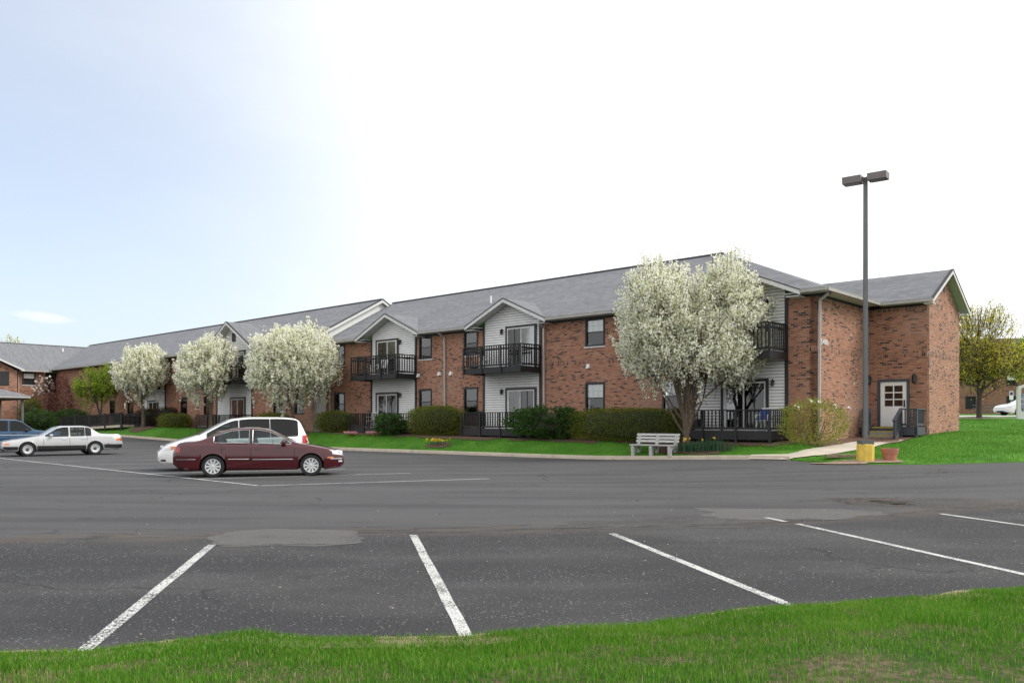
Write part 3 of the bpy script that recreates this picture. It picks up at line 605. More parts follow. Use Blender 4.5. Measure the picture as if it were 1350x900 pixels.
def sliding_door(parent, x0, x1, z0, z1, yf, white_left=True, dark=False, detail=True):
    t = .11; w = MB(); w.box(x0, x0 + t, yf - .05, yf + .02, z0, z1); w.box(x1 - t, x1, yf - .05, yf + .02, z0, z1); w.box(x0 + t, x1 - t, yf - .048, yf + .02, z1 - t, z1)
    o = w.build('sliding_door', 'trim_dark', parent)
    a, b = x0 + t, x1 - t; m = (a + b) / 2; zt = z1 - t; f = MB()
    for q in (a, b - .07): f.box(q, q + .07, yf - .035, yf + .015, z0, zt)
    f.box(a + .07, b - .07, yf - .033, yf + .015, zt - .07, zt); f.box(a + .07, b - .07, yf - .033, yf + .015, z0, z0 + .08)
    wl = (a + .07, m) if white_left else (m, b - .07); dr = (m, b - .07) if white_left else (a + .07, m)
    for q in (wl[0], wl[1] - .06): f.box(q, q + .06, yf - .03, yf + .01, z0 + .08, zt - .07)
    f.build('door_frame', 'trim_white', o)
    MB().box(wl[0] + .06, wl[1] - .06, yf - .012, yf - .006, z0 + .08, zt - .07).build('pane', 'pane', o)
    MB().box(dr[0], dr[1], yf - .004, yf + .002, z0 + .08, zt - .07).build('pane', 'pane_screen', o)
    g = MB(); g.box((dr[0] + dr[1]) / 2 - .02, (dr[0] + dr[1]) / 2 + .02, yf - .02, yf - .005, z0 + .08, zt - .07); g.build('screen_rail', 'trim_dark', o)
    if not dark: MB().box(wl[0] + .03, wl[1] - .03, yf + .015, yf + .02, z0 + .1, zt - .08).build('curtain', 'curtain', o)
    if not dark: MB().box(dr[0] + .03, dr[1] - .03, yf + .016, yf + .021, z0 + .1, zt - .08).build('curtain', 'curtain', o)
    MB().box(a, b, yf + .028, yf + .030, z0, zt).build('backing', 'room', o)
    return o
BALUSTER = MB().box(-.02, .02, -.02, .02, 0, 1).mesh('baluster', 'deck_paint')
def railing(parent, p, q, zb, zt, sp=.165, cap=True, detail=True, m='deck_paint', posts=True):
    p, q = Vector(p), Vector(q); L = (q - p).length; d = (q - p) / L; r = MB()
    P3 = lambda u, z: (p.x + d.x * u, p.y + d.y * u, z)
    r = MB().bar(P3(0, zt - .02), P3(L, zt - .02), .13, .045); r.build('handrail', m, parent)
    if cap: MB().bar(P3(0, zt - .20), P3(L, zt - .20), .045, .09).build('rail', m, parent)
    MB().bar(P3(0, zb + .10), P3(L, zb + .10), .045, .09).build('rail', m, parent)
    n = int(L / sp)
    if detail:
        for k in range(1, n):
            o = link('baluster', BALUSTER if m == 'deck_paint' else BALUSTER_S, parent, P3(L * k / n, zb + .146)); o.scale = (1, 1, zt - zb - .1885)
    else:
        b = MB()
        for k in range(1, n): x, y, z = P3(L * k / n, 0); b.box(x - .02, x + .02, y - .02, y + .02, zb + .146, zt - .043)
        tag(b.build('balusters', m, parent), kind='stuff')
BALUSTER_S = MB().box(-.02, .02, -.02, .02, 0, 1).mesh('baluster', 'rail_slate')
def balcony(parent, x0, x1, yf, dep, zf, zt, upper=True, detail=True):
    fb = zf - (.30 if upper else .34); b = MB(); yo = yf - dep
    b.box(x0, x1, yo, yo + .045, fb, zf - .002); b.box(x0, x0 + .045, yo + .045, yf, fb, zf - .002); b.box(x1 - .045, x1, yo + .045, yf, fb, zf - .002)
    o = b.build('balcony' if upper else 'deck', 'deck_paint', parent)
    nb = 10 if detail else 4
    w = (dep - .0) / nb
    for k in range(nb): MB().box(x0 + .046, x1 - .046, yo + .046 + (dep - .05) * k / nb, yo + .046 + (dep - .05) * (k + 1) / nb - .008, zf - .04, zf).build('floor_board', 'deck_board', o)
    MB().box(x0 + .05, x1 - .05, yo + .05, yf, fb + .10, fb + .12).build('underside', 'deck_paint', o)
    ins = .05
    for x in (x0 + ins, (x0 * 2 + x1) / 3, (x0 + 2 * x1) / 3, x1 - ins): MB().box(x - .05, x + .05, yo - .048, yo - .002, fb - .02 if upper else fb - .3, zt - .045).build('post', 'deck_paint', o)
    for x in (x0 + ins, x1 - ins): MB().box(x - .045, x + .045, yf - .1, yf - .02, zf, zt - .045).build('post', 'deck_paint', o)
    railing(o, (x0 + ins, yo + .03, 0), (x1 - ins, yo + .03, 0), zf, zt, cap=upper, detail=detail)
    railing(o, (x0 + ins, yo + .1, 0), (x0 + ins, yf - .1, 0), zf, zt, cap=upper, detail=detail); railing(o, (x1 - ins, yo + .1, 0), (x1 - ins, yf - .1, 0), zf, zt, cap=upper, detail=detail)
    return o
def siding(parent, x0, x1, yf, z0, z1, gable=None, detail=True, course=.128):
    # backing wall with lapped boards; gable = (ridge x, ridge z, slope)
    top = [(x0, yf, z1), (x1, yf, z1)] if not gable else [(x0, yf, z1), (gable[0], yf, gable[1]), (x1, yf, z1)]
    pts = [(x0, yf, z0)] + top + [(x1, yf, z0)]
    b = MB(); b.prism(pts, (0, .04, 0)); o = b.build('siding_wall', 'sheathing', parent)  # grey backing showing in the board gaps paints the laps' shadow lines
    z = z0; j = MB()
    while z < (gable[1] - .05 if gable else z1 - .03):
        zt = min(z + course, gable[1] - .02 if gable else z1); l0, r0 = x0, x1
        def span(zz):
            if not gable or zz <= z1: return x0, x1
            f = (zz - z1) / (gable[1] - z1); return x0 + (gable[0] - x0) * f, x1 + (gable[0] - x1) * f
        (l, r), (l2, r2) = span(z), span(zt)
        if r2 - l2 > .1:
            zq = zt - .024; f_ = (zq - z) / (zt - z); l3, r3 = l + (l2 - l) * f_, r + (r2 - r) * f_; q = MB().add([(l, yf - .045, z), (r, yf - .045, z), (r3, yf - .028, zq), (l3, yf - .028, zq), (l, yf, z), (r, yf, z), (r3, yf, zq), (l3, yf, zq)], [(0, 1, 2, 3), (0, 4, 5, 1), (3, 2, 6, 7)])
            if detail: q.build('siding_board', 'siding', o)
            else: j.add(q.v, q.f)
        z += course
    if not detail: tag(j.build('siding_boards', 'siding', o), kind='stuff')
    return o
def lantern(parent, x, y, z):
    b = MB(); b.box(x - .05, x + .05, y - .02, y, z - .08, z + .08); b.tube([(x, y - .01, z + .07), (x, y - .08, z + .13), (x, y - .12, z + .10)], .012, 6); b.lathe([(.01, .10), (.085, .03), (.06, .025), (.07, -.14), (.03, -.16), (.0, -.19)], 8, c=(x, y - .12, z))
    return b.build('wall_lantern', 'lantern', parent)
EAVE_Z, EAVE_O, RIDGE_Y, RIDGE_Z = 6.64, .55, 5.5, 9.86
SLOPE = (RIDGE_Z - EAVE_Z) / (RIDGE_Y + EAVE_O)
def dormer(parent, xc, hw, dy, dz, zr, detail=True):
    # cross gable above a siding bay; dy/dz shift of this section's facade
    e = EAVE_Z + dz + .015; yb = (zr - e) / SLOPE - EAVE_O + dy + .03; yfnt = dy - .64; ye = dy - EAVE_O
    b = MB()
    for s in (-1, 1): b.poly((xc, yfnt, zr), (xc, yb, zr), (xc + s * hw, ye, e), (xc + s * hw, yfnt, e))
    o = b.build('dormer_roof', 'shingle', parent)
    for s in (-1, 1):
        r = MB(); dn = .055
        r.add([(xc, yfnt - .03, zr - .03), (xc + s * (hw + .05), yfnt - .03, e - .03 - .0), (xc + s * (hw + .05), yfnt - .03, e - .20), (xc, yfnt - .03, zr - .21), (xc, yfnt, zr - .03), (xc + s * (hw + .05), yfnt, e - .03), (xc + s * (hw + .05), yfnt, e - .20), (xc, yfnt, zr - .21)],
              [(0, 1, 2, 3), (4, 7, 6, 5), (0, 4, 5, 1), (1, 5, 6, 2), (2, 6, 7, 3), (3, 7, 4, 0)]); r.build('rake_board', 'trim_white', o)
        k = MB(); k.add([(xc, yfnt - .05, zr + .015), (xc + s * (hw + .07), yfnt - .05, e + .0), (xc + s * (hw + .07), yfnt - .05, e - .035), (xc, yfnt - .05, zr - .03), (xc, yfnt + .1, zr + .015), (xc + s * (hw + .07), yfnt + .1, e), (xc + s * (hw + .07), yfnt + .1, e - .035), (xc, yfnt + .1, zr - .03)],
              [(0, 1, 2, 3), (4, 7, 6, 5), (0, 4, 5, 1), (1, 5, 6, 2), (2, 6, 7, 3), (3, 7, 4, 0)]); k.build('drip_edge', 'fascia_dark', o)
        MB().poly((xc, yfnt, zr - .12), (xc + s * hw, yfnt, e - .12), (xc + s * hw, dy + .06, e - .12), (xc, dy + .06, zr - .12)).build('soffit', 'soffit', o)
        MB().box(min(xc + s * hw, xc + s * (hw - .55)), max(xc + s * hw, xc + s * (hw - .55)), yfnt + .002, dy - .002, e - .24, e - .205).build('soffit_return', 'soffit', o)
    return o
def bay(parent, x0, x1, dy, dz, door, white_left, zr, detail=True, dark=False, gable=True, decks=True, light=-1, dep=1.5):
    yr = dy + .02; zb, f1, f2 = .55, 1.22, 4.32 + dz; xc = (x0 + x1) / 2; e = EAVE_Z + dz
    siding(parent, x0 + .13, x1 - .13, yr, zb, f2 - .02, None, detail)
    hw = (x1 - x0) / 2 + .72
    zt = min(e - .05 + .75 * .47, zr)
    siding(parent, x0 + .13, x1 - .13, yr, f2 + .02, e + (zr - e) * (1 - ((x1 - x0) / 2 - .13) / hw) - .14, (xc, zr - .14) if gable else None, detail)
    for x, s in ((x0, 1), (x1, -1)):
        MB().box(min(x, x + s * .13), max(x, x + s * .13), dy - .055, yr + .05, zb, e - .02).build('corner_trim', 'trim_dark', parent)
    sliding_door(parent, door[0], door[1], f2, f2 + 2.2, yr - .075, not white_left, dark, detail); sliding_door(parent, door[0], door[1], f1, f1 + 2.1, yr - .075, white_left, dark, detail)
    if gable: dormer(parent, xc, hw, dy, dz, zr, detail)
    if decks:
        balcony(parent, x0 + .02, x1 - .02, dy - .015, dep, f2, f2 + 1.10, True, detail); balcony(parent, x0 - .05, x1 + .05, dy - .015, dep + .1, f1, f1 + .84, False, detail)
    lx = door[0] - .28 if light < 0 else door[1] + .18
    if detail: lantern(parent, lx, yr - .02, f2 + 1.98); lantern(parent, lx, yr - .02, f1 + 1.95)
def gutter(parent, p, q, m='gutter'):
    p, q = Vector(p), Vector(q); d = (q - p).normalized(); b = MB(); b.bar(p, q, .13, .13); MB.bar(b, p + Vector((0, 0, .07)), q + Vector((0, 0, .07)), .15, .02); return b.build('gutter', m, parent)
def downspout(parent, pts, m='downspout'):
    b = MB()
    for i in range(len(pts) - 1): b.bar(pts[i], pts[i+1], .085, .075, (0, 1, 0) if abs(pts[i][2] - pts[i+1][2]) > .2 else (0, 0, 1))
    return b.build('downspout', m, parent)
def soffits(parent, x0, x1, dy, dz): MB().box(x0, x1, dy - EAVE_O, dy + .02, EAVE_Z + dz - .10, EAVE_Z + dz - .07).build('soffit', 'soffit', parent); MB().box(x0, x1, dy - .02, dy + .0, EAVE_Z + dz - .2, EAVE_Z + dz - .10).build('frieze_board', 'fascia_dark', parent)

# ---- near section
ROOT_Z = 0
B = thing('apartment_building', 'two storey brick apartment building with white siding gables and dark balconies', 'building', (P0[0], P0[1], 0), BA)
WTOP, WBOT = 6.52, .35
win2 = [(-11.25, -10.1), (-23.3, -22.2), (-19.6, -18.5), (-31.6, -30.45), (-6.95, -5.8)]
bays = [(-5.45, -1.15), (-18.1, -14.0), (-27.75, -23.5)]
segs = [(-32.5, -27.75), (-23.5, -18.1), (-14.0, -5.45), (-1.15, 0)]
for s0, s1 in segs:
    hs = []
    for w0, w1 in win2:
        if s0 <= w0 and w1 <= s1: hs += [(w0, w1, 5.15, 6.50), (w0, w1, 1.95, 3.45)]
    wall(B, s0, s1, 0, WBOT, WTOP, hs)
    # soldier courses, 4 mm proud, broken by nothing on this level
    MB().box(s0 + .01, s1 - .01, -.004, .01, 4.33, 4.55).build('soldier_course', 'brick_soldier', B)
for i, (w0, w1) in enumerate(win2):
    window(B, w0, w1, 5.15, 6.50, 0, .48, detail=True); window(B, w0, w1, 1.95, 3.45, 0, [.5, .52, .5, .5, .35][i], detail=True, sill=False)
bay(B, *bays[0], 0, 0, (-4.05, -1.95), True, 7.9, dark=True, light=1); bay(B, *bays[1], 0, 0, (-16.4, -14.3), True, 7.9); bay(B, *bays[2], 0, 0, (-27.2, -25.1), True, 7.95, light=1)
# side wall with the inner corner and the entrance wing
WX, WY0, WY1 = 2.34, 5.64, 10.47
wall(B, 0.0, WY0, 0, WBOT, WTOP, [], 'brick_stained', axis='y')
DX0, DX1, DZ0, DZ1 = .36, 1.66, 1.38, 3.40
wall(B, 0, WX, WY0, WBOT, WTOP + .0, [(DX0, DX1, DZ0, DZ1)], 'brick')
b = MB(); yc = (WY0 + WY1) / 2; WR = 8.22
b.poly((WX, WY0, WBOT), (WX, WY1, WBOT), (WX, WY1, WTOP), (WX, yc, WR - .12), (WX, WY0, WTOP)); b.build('gable_wall', 'brick_stained', B, fix=False)
MB().poly((0, WY1, WBOT), (WX, WY1, WBOT), (WX, WY1, WTOP), (0, WY1, WTOP)).build('wall', 'brick', B); MB().poly((0, WY1, WBOT), (0, 11.2, WBOT), (0, 11.2, WTOP), (0, WY1, WTOP)).build('wall', 'brick', B)
MB().box(-.01, .004, .02, WY0 - .01, 4.33, 4.55).build('soldier_course', 'brick_soldier', B); MB().box(.02, WX - .01, WY0 - .004, WY0 + .01, 4.33, 4.55).build('soldier_course', 'brick_soldier', B); MB().box(WX - .01, WX + .004, WY0 + .01, WY1 - .01, 4.33, 4.55).build('soldier_course', 'brick_soldier', B)
MB().box(.02, WX - .01, WY0 - .004, WY0 + .01, 6.30, 6.51).build('soldier_course', 'brick_soldier', B); MB().box(-.01, .004, .02, WY0 - .01, 6.28, 6.50).build('soldier_course', 'brick_soldier', B)
# gable vent
MB().box(WX - .02, WX + .015, yc - .14, yc + .14, 7.25, 7.85).build('gable_vent', 'trim_dark', B)
# roof: main slope with a hip at this end, wing gable running into the hip
RX = -6.9; E0 = EAVE_Z; ev = EAVE_O; RB = 2 * RIDGE_Y
r = MB(); e = ev

def notched(r, xl, xr, notches, dy, dz, xr_ridge):     # front slope, cut open where the cross gables run into it
    e0 = EAVE_Z + dz; yr, zr_ = RIDGE_Y + dy, RIDGE_Z + dz; ns = sorted(notches)
    cur = [(xl, yr, zr_), (xl, dy - EAVE_O, e0)]
    for xc, hw, zr in ns:
        yb = (zr - e0 - .015) / SLOPE - EAVE_O + dy
        tp = [(xc, yr, zr_)]; 
        if xc > xr_ridge: t = (xr - xc) / (xr - xr_ridge); tp = [(xc, dy - EAVE_O + (yr - dy + EAVE_O) * t, e0 + (zr_ - e0) * t)]
        cur += [(xc - hw, dy - EAVE_O, e0), (xc, yb, zr - .015), tp[0]] + ([(xr_ridge, yr, zr_)] if xc > xr_ridge else []); r.poly(*cur); cur = [tp[0], (xc, yb, zr - .015), (xc + hw, dy - EAVE_O, e0)]
    r.poly(*(cur + [(xr, dy - EAVE_O, e0)] + ([(xr_ridge, yr, zr_)] if cur[0][0] <= xr_ridge else [])))
notched(r, -32.4, e, [((b0 + b1) / 2, (b1 - b0) / 2 + .72, z_) for (b0, b1), z_ in zip(bays, (7.9, 7.9, 7.95))], 0, 0, RX); r.poly((e, -e, E0), (e, RB + e, E0), (RX, RIDGE_Y, RIDGE_Z)); r.poly((e, RB + e, E0), (-32.4, RB + e, E0), (-32.4, RIDGE_Y, RIDGE_Z), (RX, RIDGE_Y, RIDGE_Z))
roof = r.build('roof', 'shingle', B)
MB().bar((-32.4, RIDGE_Y, RIDGE_Z + .01), (RX, RIDGE_Y, RIDGE_Z + .01), .26, .05).build('ridge_cap', 'shingle', roof)
hs_ = (RIDGE_Z - E0) / (RX - e)                        # fall of the hip along x
xin = e + (WR - E0) / hs_
wr = MB(); wo = WX + .38; wy0, wy1 = WY0 - .42, WY1 + .32
wr.poly((wo, yc, WR), (xin, yc, WR), (e - .02, wy0, E0 + .02), (wo, wy0, E0 + .02)); wr.poly((wo, yc, WR), (wo, wy1, E0 + .02), (e - .02, wy1, E0 + .02), (xin, yc, WR)); wing_roof = wr.build('roof', 'shingle', B)
for y_ in (wy0, wy1):
    s = 1 if y_ == wy1 else -1
    k = MB(); k.add([(wo, yc, WR - .02), (wo, y_ + s * .03, E0 - .0), (wo, y_ + s * .03, E0 - .17), (wo, yc, WR - .19), (wo - .03, yc, WR - .02), (wo - .03, y_ + s * .03, E0), (wo - .03, y_ + s * .03, E0 - .17), (wo - .03, yc, WR - .19)], [(0, 1, 2, 3), (4, 7, 6, 5), (0, 4, 5, 1), (1, 5, 6, 2), (2, 6, 7, 3), (3, 7, 4, 0)]); k.build('rake_board', 'trim_white', wing_roof)
    k = MB(); k.add([(wo + .02, yc, WR + .02), (wo + .02, y_ + s * .05, E0 + .035), (wo + .02, y_ + s * .05, E0 + .0), (wo + .02, yc, WR - .02), (wo - .1, yc, WR + .02), (wo - .1, y_ + s * .05, E0 + .035), (wo - .1, y_ + s * .05, E0), (wo - .1, yc, WR - .02)], [(0, 1, 2, 3), (4, 7, 6, 5), (0, 4, 5, 1), (1, 5, 6, 2), (2, 6, 7, 3), (3, 7, 4, 0)]); k.build('drip_edge', 'fascia_dark', wing_roof)
    MB().poly((wo - .03, yc, WR - .11), (wo - .03, y_, E0 - .09), (WX - .05, y_, E0 - .09), (WX - .05, yc, WR - .11)).build('soffit', 'soffit', wing_roof)
MB().box(WX - .02, wo - .04, WY0 - .40, WY0 + .0, E0 - .19, E0 - .15).build('soffit_return', 'trim_white', wing_roof)
MB().box(WX + .01, wo - .04, WY1 + .0, WY1 + .30, E0 - .19, E0 - .15).build('soffit_return', 'trim_white', wing_roof)
for x0, x1 in ((-32.4, -28.55), (-22.75, -18.85), (-13.25, -6.2), (-.42, e + .06)): gutter(B, (x0, -e - .06, E0 - .04), (x1, -e - .06, E0 - .04))
gutter(B, (e + .06, -e, E0 - .04), (e + .06, WY0 - .5, E0 - .04)); gutter(B, (e + .0, WY0 - .48, E0 - .04), (wo - .03, WY0 - .48, E0 - .04))
for x0, x1 in segs: soffits(B, x0, x1 if x1 < -.1 else e, 0, 0)
MB().box(.02, e, .0, WY0, E0 - .10, E0 - .07).build('soffit', 'soffit', B); MB().box(0, .02, .02, WY0, E0 - .2, E0 - .1).build('frieze_board', 'fascia_dark', B)
MB().box(.03, WX + .0, WY0 - .42, WY0 + .0, E0 - .10, E0 - .07).build('soffit', 'soffit', B); MB().box(.02, WX, WY0 - .02, WY0, E0 - .2, E0 - .1).build('frieze_board', 'fascia_dark', B)
downspout(B, [(-13.75, -.55, 6.5), (-13.78, -.1, 6.25), (-13.78, -.06, .9)]); downspout(B, [(-21.1, -.55, 6.5), (-21.05, -.1, 6.25), (-21.05, -.06, .9)]); downspout(B, [(.5, -.1, 6.5), (.1, .05, 6.25), (.06, .05, .9)]); downspout(B, [(-31.95, -.55, 6.5), (-31.95, -.1, 6.25), (-31.95, -.06, .9)])
for x, z in ((-23.34, 4.24), (-21.55, 4.27), (-20.6, 4.25), (-18.65, 4.22), (-11.05, 4.22)):
    v = MB(); v.add([(x - .1, 0, z - .1), (x + .1, 0, z - .1), (x + .1, 0, z + .1), (x - .1, 0, z + .1), (x - .1, -.13, z - .1), (x + .1, -.13, z - .1), (x + .07, -.06, z + .1), (x - .07, -.06, z + .1)], [(4, 5, 6, 7), (0, 4, 7, 3), (1, 2, 6, 5), (3, 7, 6, 2), (0, 1, 5, 4)]); v.build('wall_vent', 'vent_white', B)
def roofpipe(x, y, h=.3, parent=roof, dz=0, dy=0):
    z = EAVE_Z + dz + SLOPE * (y - dy + EAVE_O); MB().tube([(x, y, z - .1), (x, y, z + h)], .055, 8).build('vent_pipe', 'vent_white', parent)
roofpipe(-20.2, 2.75, .42)
# entrance: door, frame, lanterns, stoop
ed = MB(); t = .11
ed.box(DX0 + .002, DX0 + t, WY0 - .05, WY0 + .06, DZ0, DZ1 - .002); ed.box(DX1 - t, DX1 - .002, WY0 - .05, WY0 + .06, DZ0, DZ1 - .002); ed.box(DX0 + t, DX1 - t, WY0 - .048, WY0 + .06, DZ1 - t, DZ1 - .002); door = ed.build('entrance_door', 'frame_slate', B)
dx0, dx1, dz1 = DX0 + t, DX1 - t, DZ1 - t; lf = MB(); gx0, gx1, gz0, gz1 = dx0 + .17, dx1 - .17, DZ0 + .86, dz1 - .17
lf.box(dx0 + .003, gx0, WY0 + .0, WY0 + .04, DZ0, dz1 - .003); lf.box(gx1, dx1 - .003, WY0 + .0, WY0 + .04, DZ0, dz1 - .003); lf.box(gx0, gx1, WY0 + .0, WY0 + .04, DZ0, gz0); lf.box(gx0, gx1, WY0 + .0, WY0 + .04, gz1, dz1 - .003)
lf.box((gx0 + gx1) / 2 - .022, (gx0 + gx1) / 2 + .022, WY0 - .004, WY0 + .03, gz0, gz1)
for k in (1, 2): lf.box(gx0, gx1, WY0 - .002, WY0 + .028, gz0 + (gz1 - gz0) * k / 3 - .022, gz0 + (gz1 - gz0) * k / 3 + .022)
lf.build('door_leaf', 'door_white', door)
for c in range(2):
    for q in range(3):
        w_, h_ = (gx1 - gx0) / 2, (gz1 - gz0) / 3; MB().box(gx0 + c * w_ + .02, gx0 + (c + 1) * w_ - .02, WY0 + .014, WY0 + .02, gz0 + q * h_ + .02, gz0 + (q + 1) * h_ - .02).build('pane', 'pane_screen', door)
MB().box(gx0, gx1, WY0 + .10, WY0 + .11, gz0, gz1).build('backing', 'room_warm', door)
MB().box(dx1 - .13, dx1 - .07, WY0 - .02, WY0 - .001, DZ0 + .82, DZ0 + 1.12).tube([(dx1 - .10, WY0 - .02, DZ0 + 1.08), (dx1 - .10, WY0 - .07, DZ0 + 1.0), (dx1 - .10, WY0 - .07, DZ0 + .9), (dx1 - .10, WY0 - .02, DZ0 + .85)], .014, 6).build('handle', 'lantern', door)
lantern(B, DX0 - .32, WY0 - .005, 3.45).scale = (1, 1, 1); lantern(B, DX1 + .22, WY0 - .005, 3.45)
for lx in (DX0 - .32, DX1 + .22): MB().lathe([(.0, .16), (.12, .03), (.09, .02), (.10, -.22), (.04, -.26), (0, -.30)], 8, c=(lx, WY0 - .16, 3.46)).build('lantern_body', 'lantern', B)
# stoop (a platform across the corner) with steps and slatted rails
st_ = thing('entrance_stoop', 'slate grey wooden stoop with yellow edged steps below the white entrance door', 'steps', (P0[0], P0[1], 0), BA)
sy = WY0 - 1.15
plat = MB(); plat.box(.06, 2.3, sy, WY0 - .01, 1.02, 1.36); plat.build('platform', 'rail_slate', st_)
sx0, sx1 = .50, 1.62
for k in range(3):
    zt_ = 1.36 - .17 * (k + 1) + .0; y0_ = sy - .28 * (k + 1)
    s_ = MB().box(sx0, sx1, y0_, y0_ + .279, .60, zt_).build('step', 'step_gray', st_); MB().box(sx0 + .01, sx1 - .01, y0_ - .006, y0_ + .06, zt_ - .045, zt_ + .006).build('nosing', 'step_yellow', s_)
nz_ = MB().box(sx0 + .01, sx1 - .01, sy - .006, sy + .06, 1.315, 1.366).build('nosing', 'step_yellow', st_)
for x in (sx0 - .06, sx1 + .06):
    for y in (sy - .02, sy - .80):
        zt_ = 2.12 if y > sy - .1 else 1.62; MB().box(x - .05, x + .05, y - .05, y + .05, .72, zt_).build('post', 'rail_slate', st_)
    MB().bar((x, sy - .02, 2.12), (x, sy - .90, 1.60), .12, .06).build('handrail', 'rail_slate', st_); MB().bar((x, sy - .02, 1.42), (x, sy - .86, .92), .05, .16).build('stringer', 'rail_slate', st_)
    for k in range(1, 7):
        y = sy - .02 - .80 * k / 7; o = link('baluster', BALUSTER_S, st_, (x, y, 1.40 - .50 * k / 7)); o.scale = (1, 1, .70)
for xa, xb in ((.1, sx0 - .1), (sx1 + .1, 2.26)):
    n_ = 3
    if xb - xa < .2: continue
    MB().bar((xa, sy + .03, 2.10), (xb, sy + .03, 2.10), .12, .05).build('handrail', 'rail_slate', st_); MB().bar((xa, sy + .03, 1.46), (xb, sy + .03, 1.46), .045, .09).build('rail', 'rail_slate', st_)
    for k in range(1, 5): o = link('baluster', BALUSTER_S, st_, (xa + (xb - xa) * k / 5, sy + .03, 1.50)); o.scale = (1, 1, .58)
MB().bar((2.26, sy + .05, 2.10), (2.26, WY0 - .02, 2.10), .10, .05).build('handrail', 'rail_slate', st_); MB().bar((2.26, sy + .05, 1.46), (2.26, WY0 - .02, 1.46), .045, .09).build('rail', 'rail_slate', st_)
for k in range(1, 7): o = link('baluster', BALUSTER_S, st_, (2.26, sy + .05 + 1.08 * k / 7, 1.50)); o.scale = (1, 1, .58)
MB().box(2.2, 2.3, sy, sy + .09, .8, 2.08).build('post', 'rail_slate', st_); MB().box(.08, .17, sy, sy + .09, .8, 2.08).build('post', 'rail_slate', st_)
# house number on the side wall
cu = bpy.data.curves.new('house_number', 'FONT'); cu.body = '5486'; cu.size = .30; cu.extrude = .012; cu.align_x = 'LEFT'
tmp = bpy.data.objects.new('tmp', cu); COL.objects.link(tmp); bpy.context.view_layer.update()
nm = bpy.data.meshes.new_from_object(tmp.evaluated_get(bpy.context.evaluated_depsgraph_get())); bpy.data.objects.remove(tmp); nm.materials.clear(); nm.materials.append(MAT('vent_white'))
hn = link('house_number', nm, B, (.02, .30, 4.60)); hn.scale = (1.25, 1, 1); hn.rotation_euler = (math.pi / 2, 0, math.pi / 2); hn['label'] = 'white house number 5486 on the brick side wall'

# ---- far section, one metre forward and a little higher
B2 = thing('apartment_building', 'farther brick apartment section with a higher roof behind the row of blossoming trees', 'building', (P0[0], P0[1], 0), BA)
dy, dz = -1.0, .16; XL, XR = -84.0, -32.55
win3 = [(-34.6, -33.5), (-37.2, -36.1), (-47.0, -45.8), (-50.8, -49.7), (-60.8, -59.6), (-64.6, -63.5)]
bays3 = [(-45.0, -39.9), (-57.8, -53.4)]
for s0, s1 in ((-39.9, XR), (-53.4, -45.0), (-78, -57.8)):
    hs = []
    for w0, w1 in win3:
        if s0 <= w0 and w1 <= s1: hs += [(w0, w1, 5.3, 6.62), (w0, w1, 2.05, 3.5)]
    wall(B2, s0, s1, dy, WBOT, WTOP + dz, hs); MB().box(s0 + .01, s1 - .01, dy - .004, dy + .01, 4.45, 4.67).build('soldier_course', 'brick_soldier', B2)
    soffits(B2, s0, s1, dy, dz)
for w0, w1 in win3: window(B2, w0, w1, 5.3, 6.62, dy, .48, detail=False, sill=False); window(B2, w0, w1, 2.05, 3.5, dy, .5, detail=False, sill=False)
bay(B2, *bays3[0], dy, dz, (-42.9, -40.8), True, 8.75, detail=False, light=1); bay(B2, *bays3[1], dy, dz, (-56.6, -54.7), True, 8.6, detail=False, gable=False)
gv = MB(); gv.box(-42.7, -42.2, dy - .06, dy - .03, 7.35, 8.0); gv.build('gable_vent', 'trim_dark', B2)
ez = E0 + dz; yr_ = RIDGE_Y + dy; rz_ = RIDGE_Z + dz
r = MB(); notched(r, XL, XR + .25, [((bays3[0][0] + bays3[0][1]) / 2, (bays3[0][1] - bays3[0][0]) / 2 + .72, 8.75)], dy, dz, XR + .25); r.poly((XR + .25, RB + dy + e, ez), (XL, RB + dy + e, ez), (XL, yr_, rz_), (XR + .25, yr_, rz_)); roof2 = r.build('roof', 'shingle', B2)
MB().bar((XL, yr_, rz_ + .01), (XR + .25, yr_, rz_ + .01), .26, .05).build('ridge_cap', 'shingle', roof2)
g = MB(); g.poly((XR, dy, WBOT), (XR, dy, ez - .1), (XR, yr_, rz_ - .12), (XR, RB + dy, ez - .1), (XR, RB + dy, WBOT)); g.build('gable_wall', 'siding', B2)
for s in (-1, 1):
    yE = dy - e if s < 0 else RB + dy + e
    for nm_, mt, x0_, x1_, up, dn in (('rake_board', 'trim_white', XR + .22, XR + .27, -.03, -.24), ('drip_edge', 'fascia_dark', XR + .15, XR + .30, .03, -.035)):
        k = MB(); k.add([(x0_, yr_, rz_ + up), (x0_, yE, ez + up), (x0_, yE, ez + dn), (x0_, yr_, rz_ + dn), (x1_, yr_, rz_ + up), (x1_, yE, ez + up), (x1_, yE, ez + dn), (x1_, yr_, rz_ + dn)], [(0, 1, 2, 3), (4, 7, 6, 5), (0, 4, 5, 1), (1, 5, 6, 2), (2, 6, 7, 3), (3, 7, 4, 0)]); k.build(nm_, mt, roof2)
for x0, x1 in ((-39.1, XR + .2), (-53.0, -45.8), (-78.5, -58)): gutter(B2, (x0, dy - e - .06, ez - .04), (x1, dy - e - .06, ez - .04), 'gutter_far')
downspout(B2, [(-35.6, dy - .5, 6.6), (-35.6, dy - .06, 6.4), (-35.6, dy - .06, .9)])
roofpipe(-62, 1.5, .35, roof2, dz, dy)

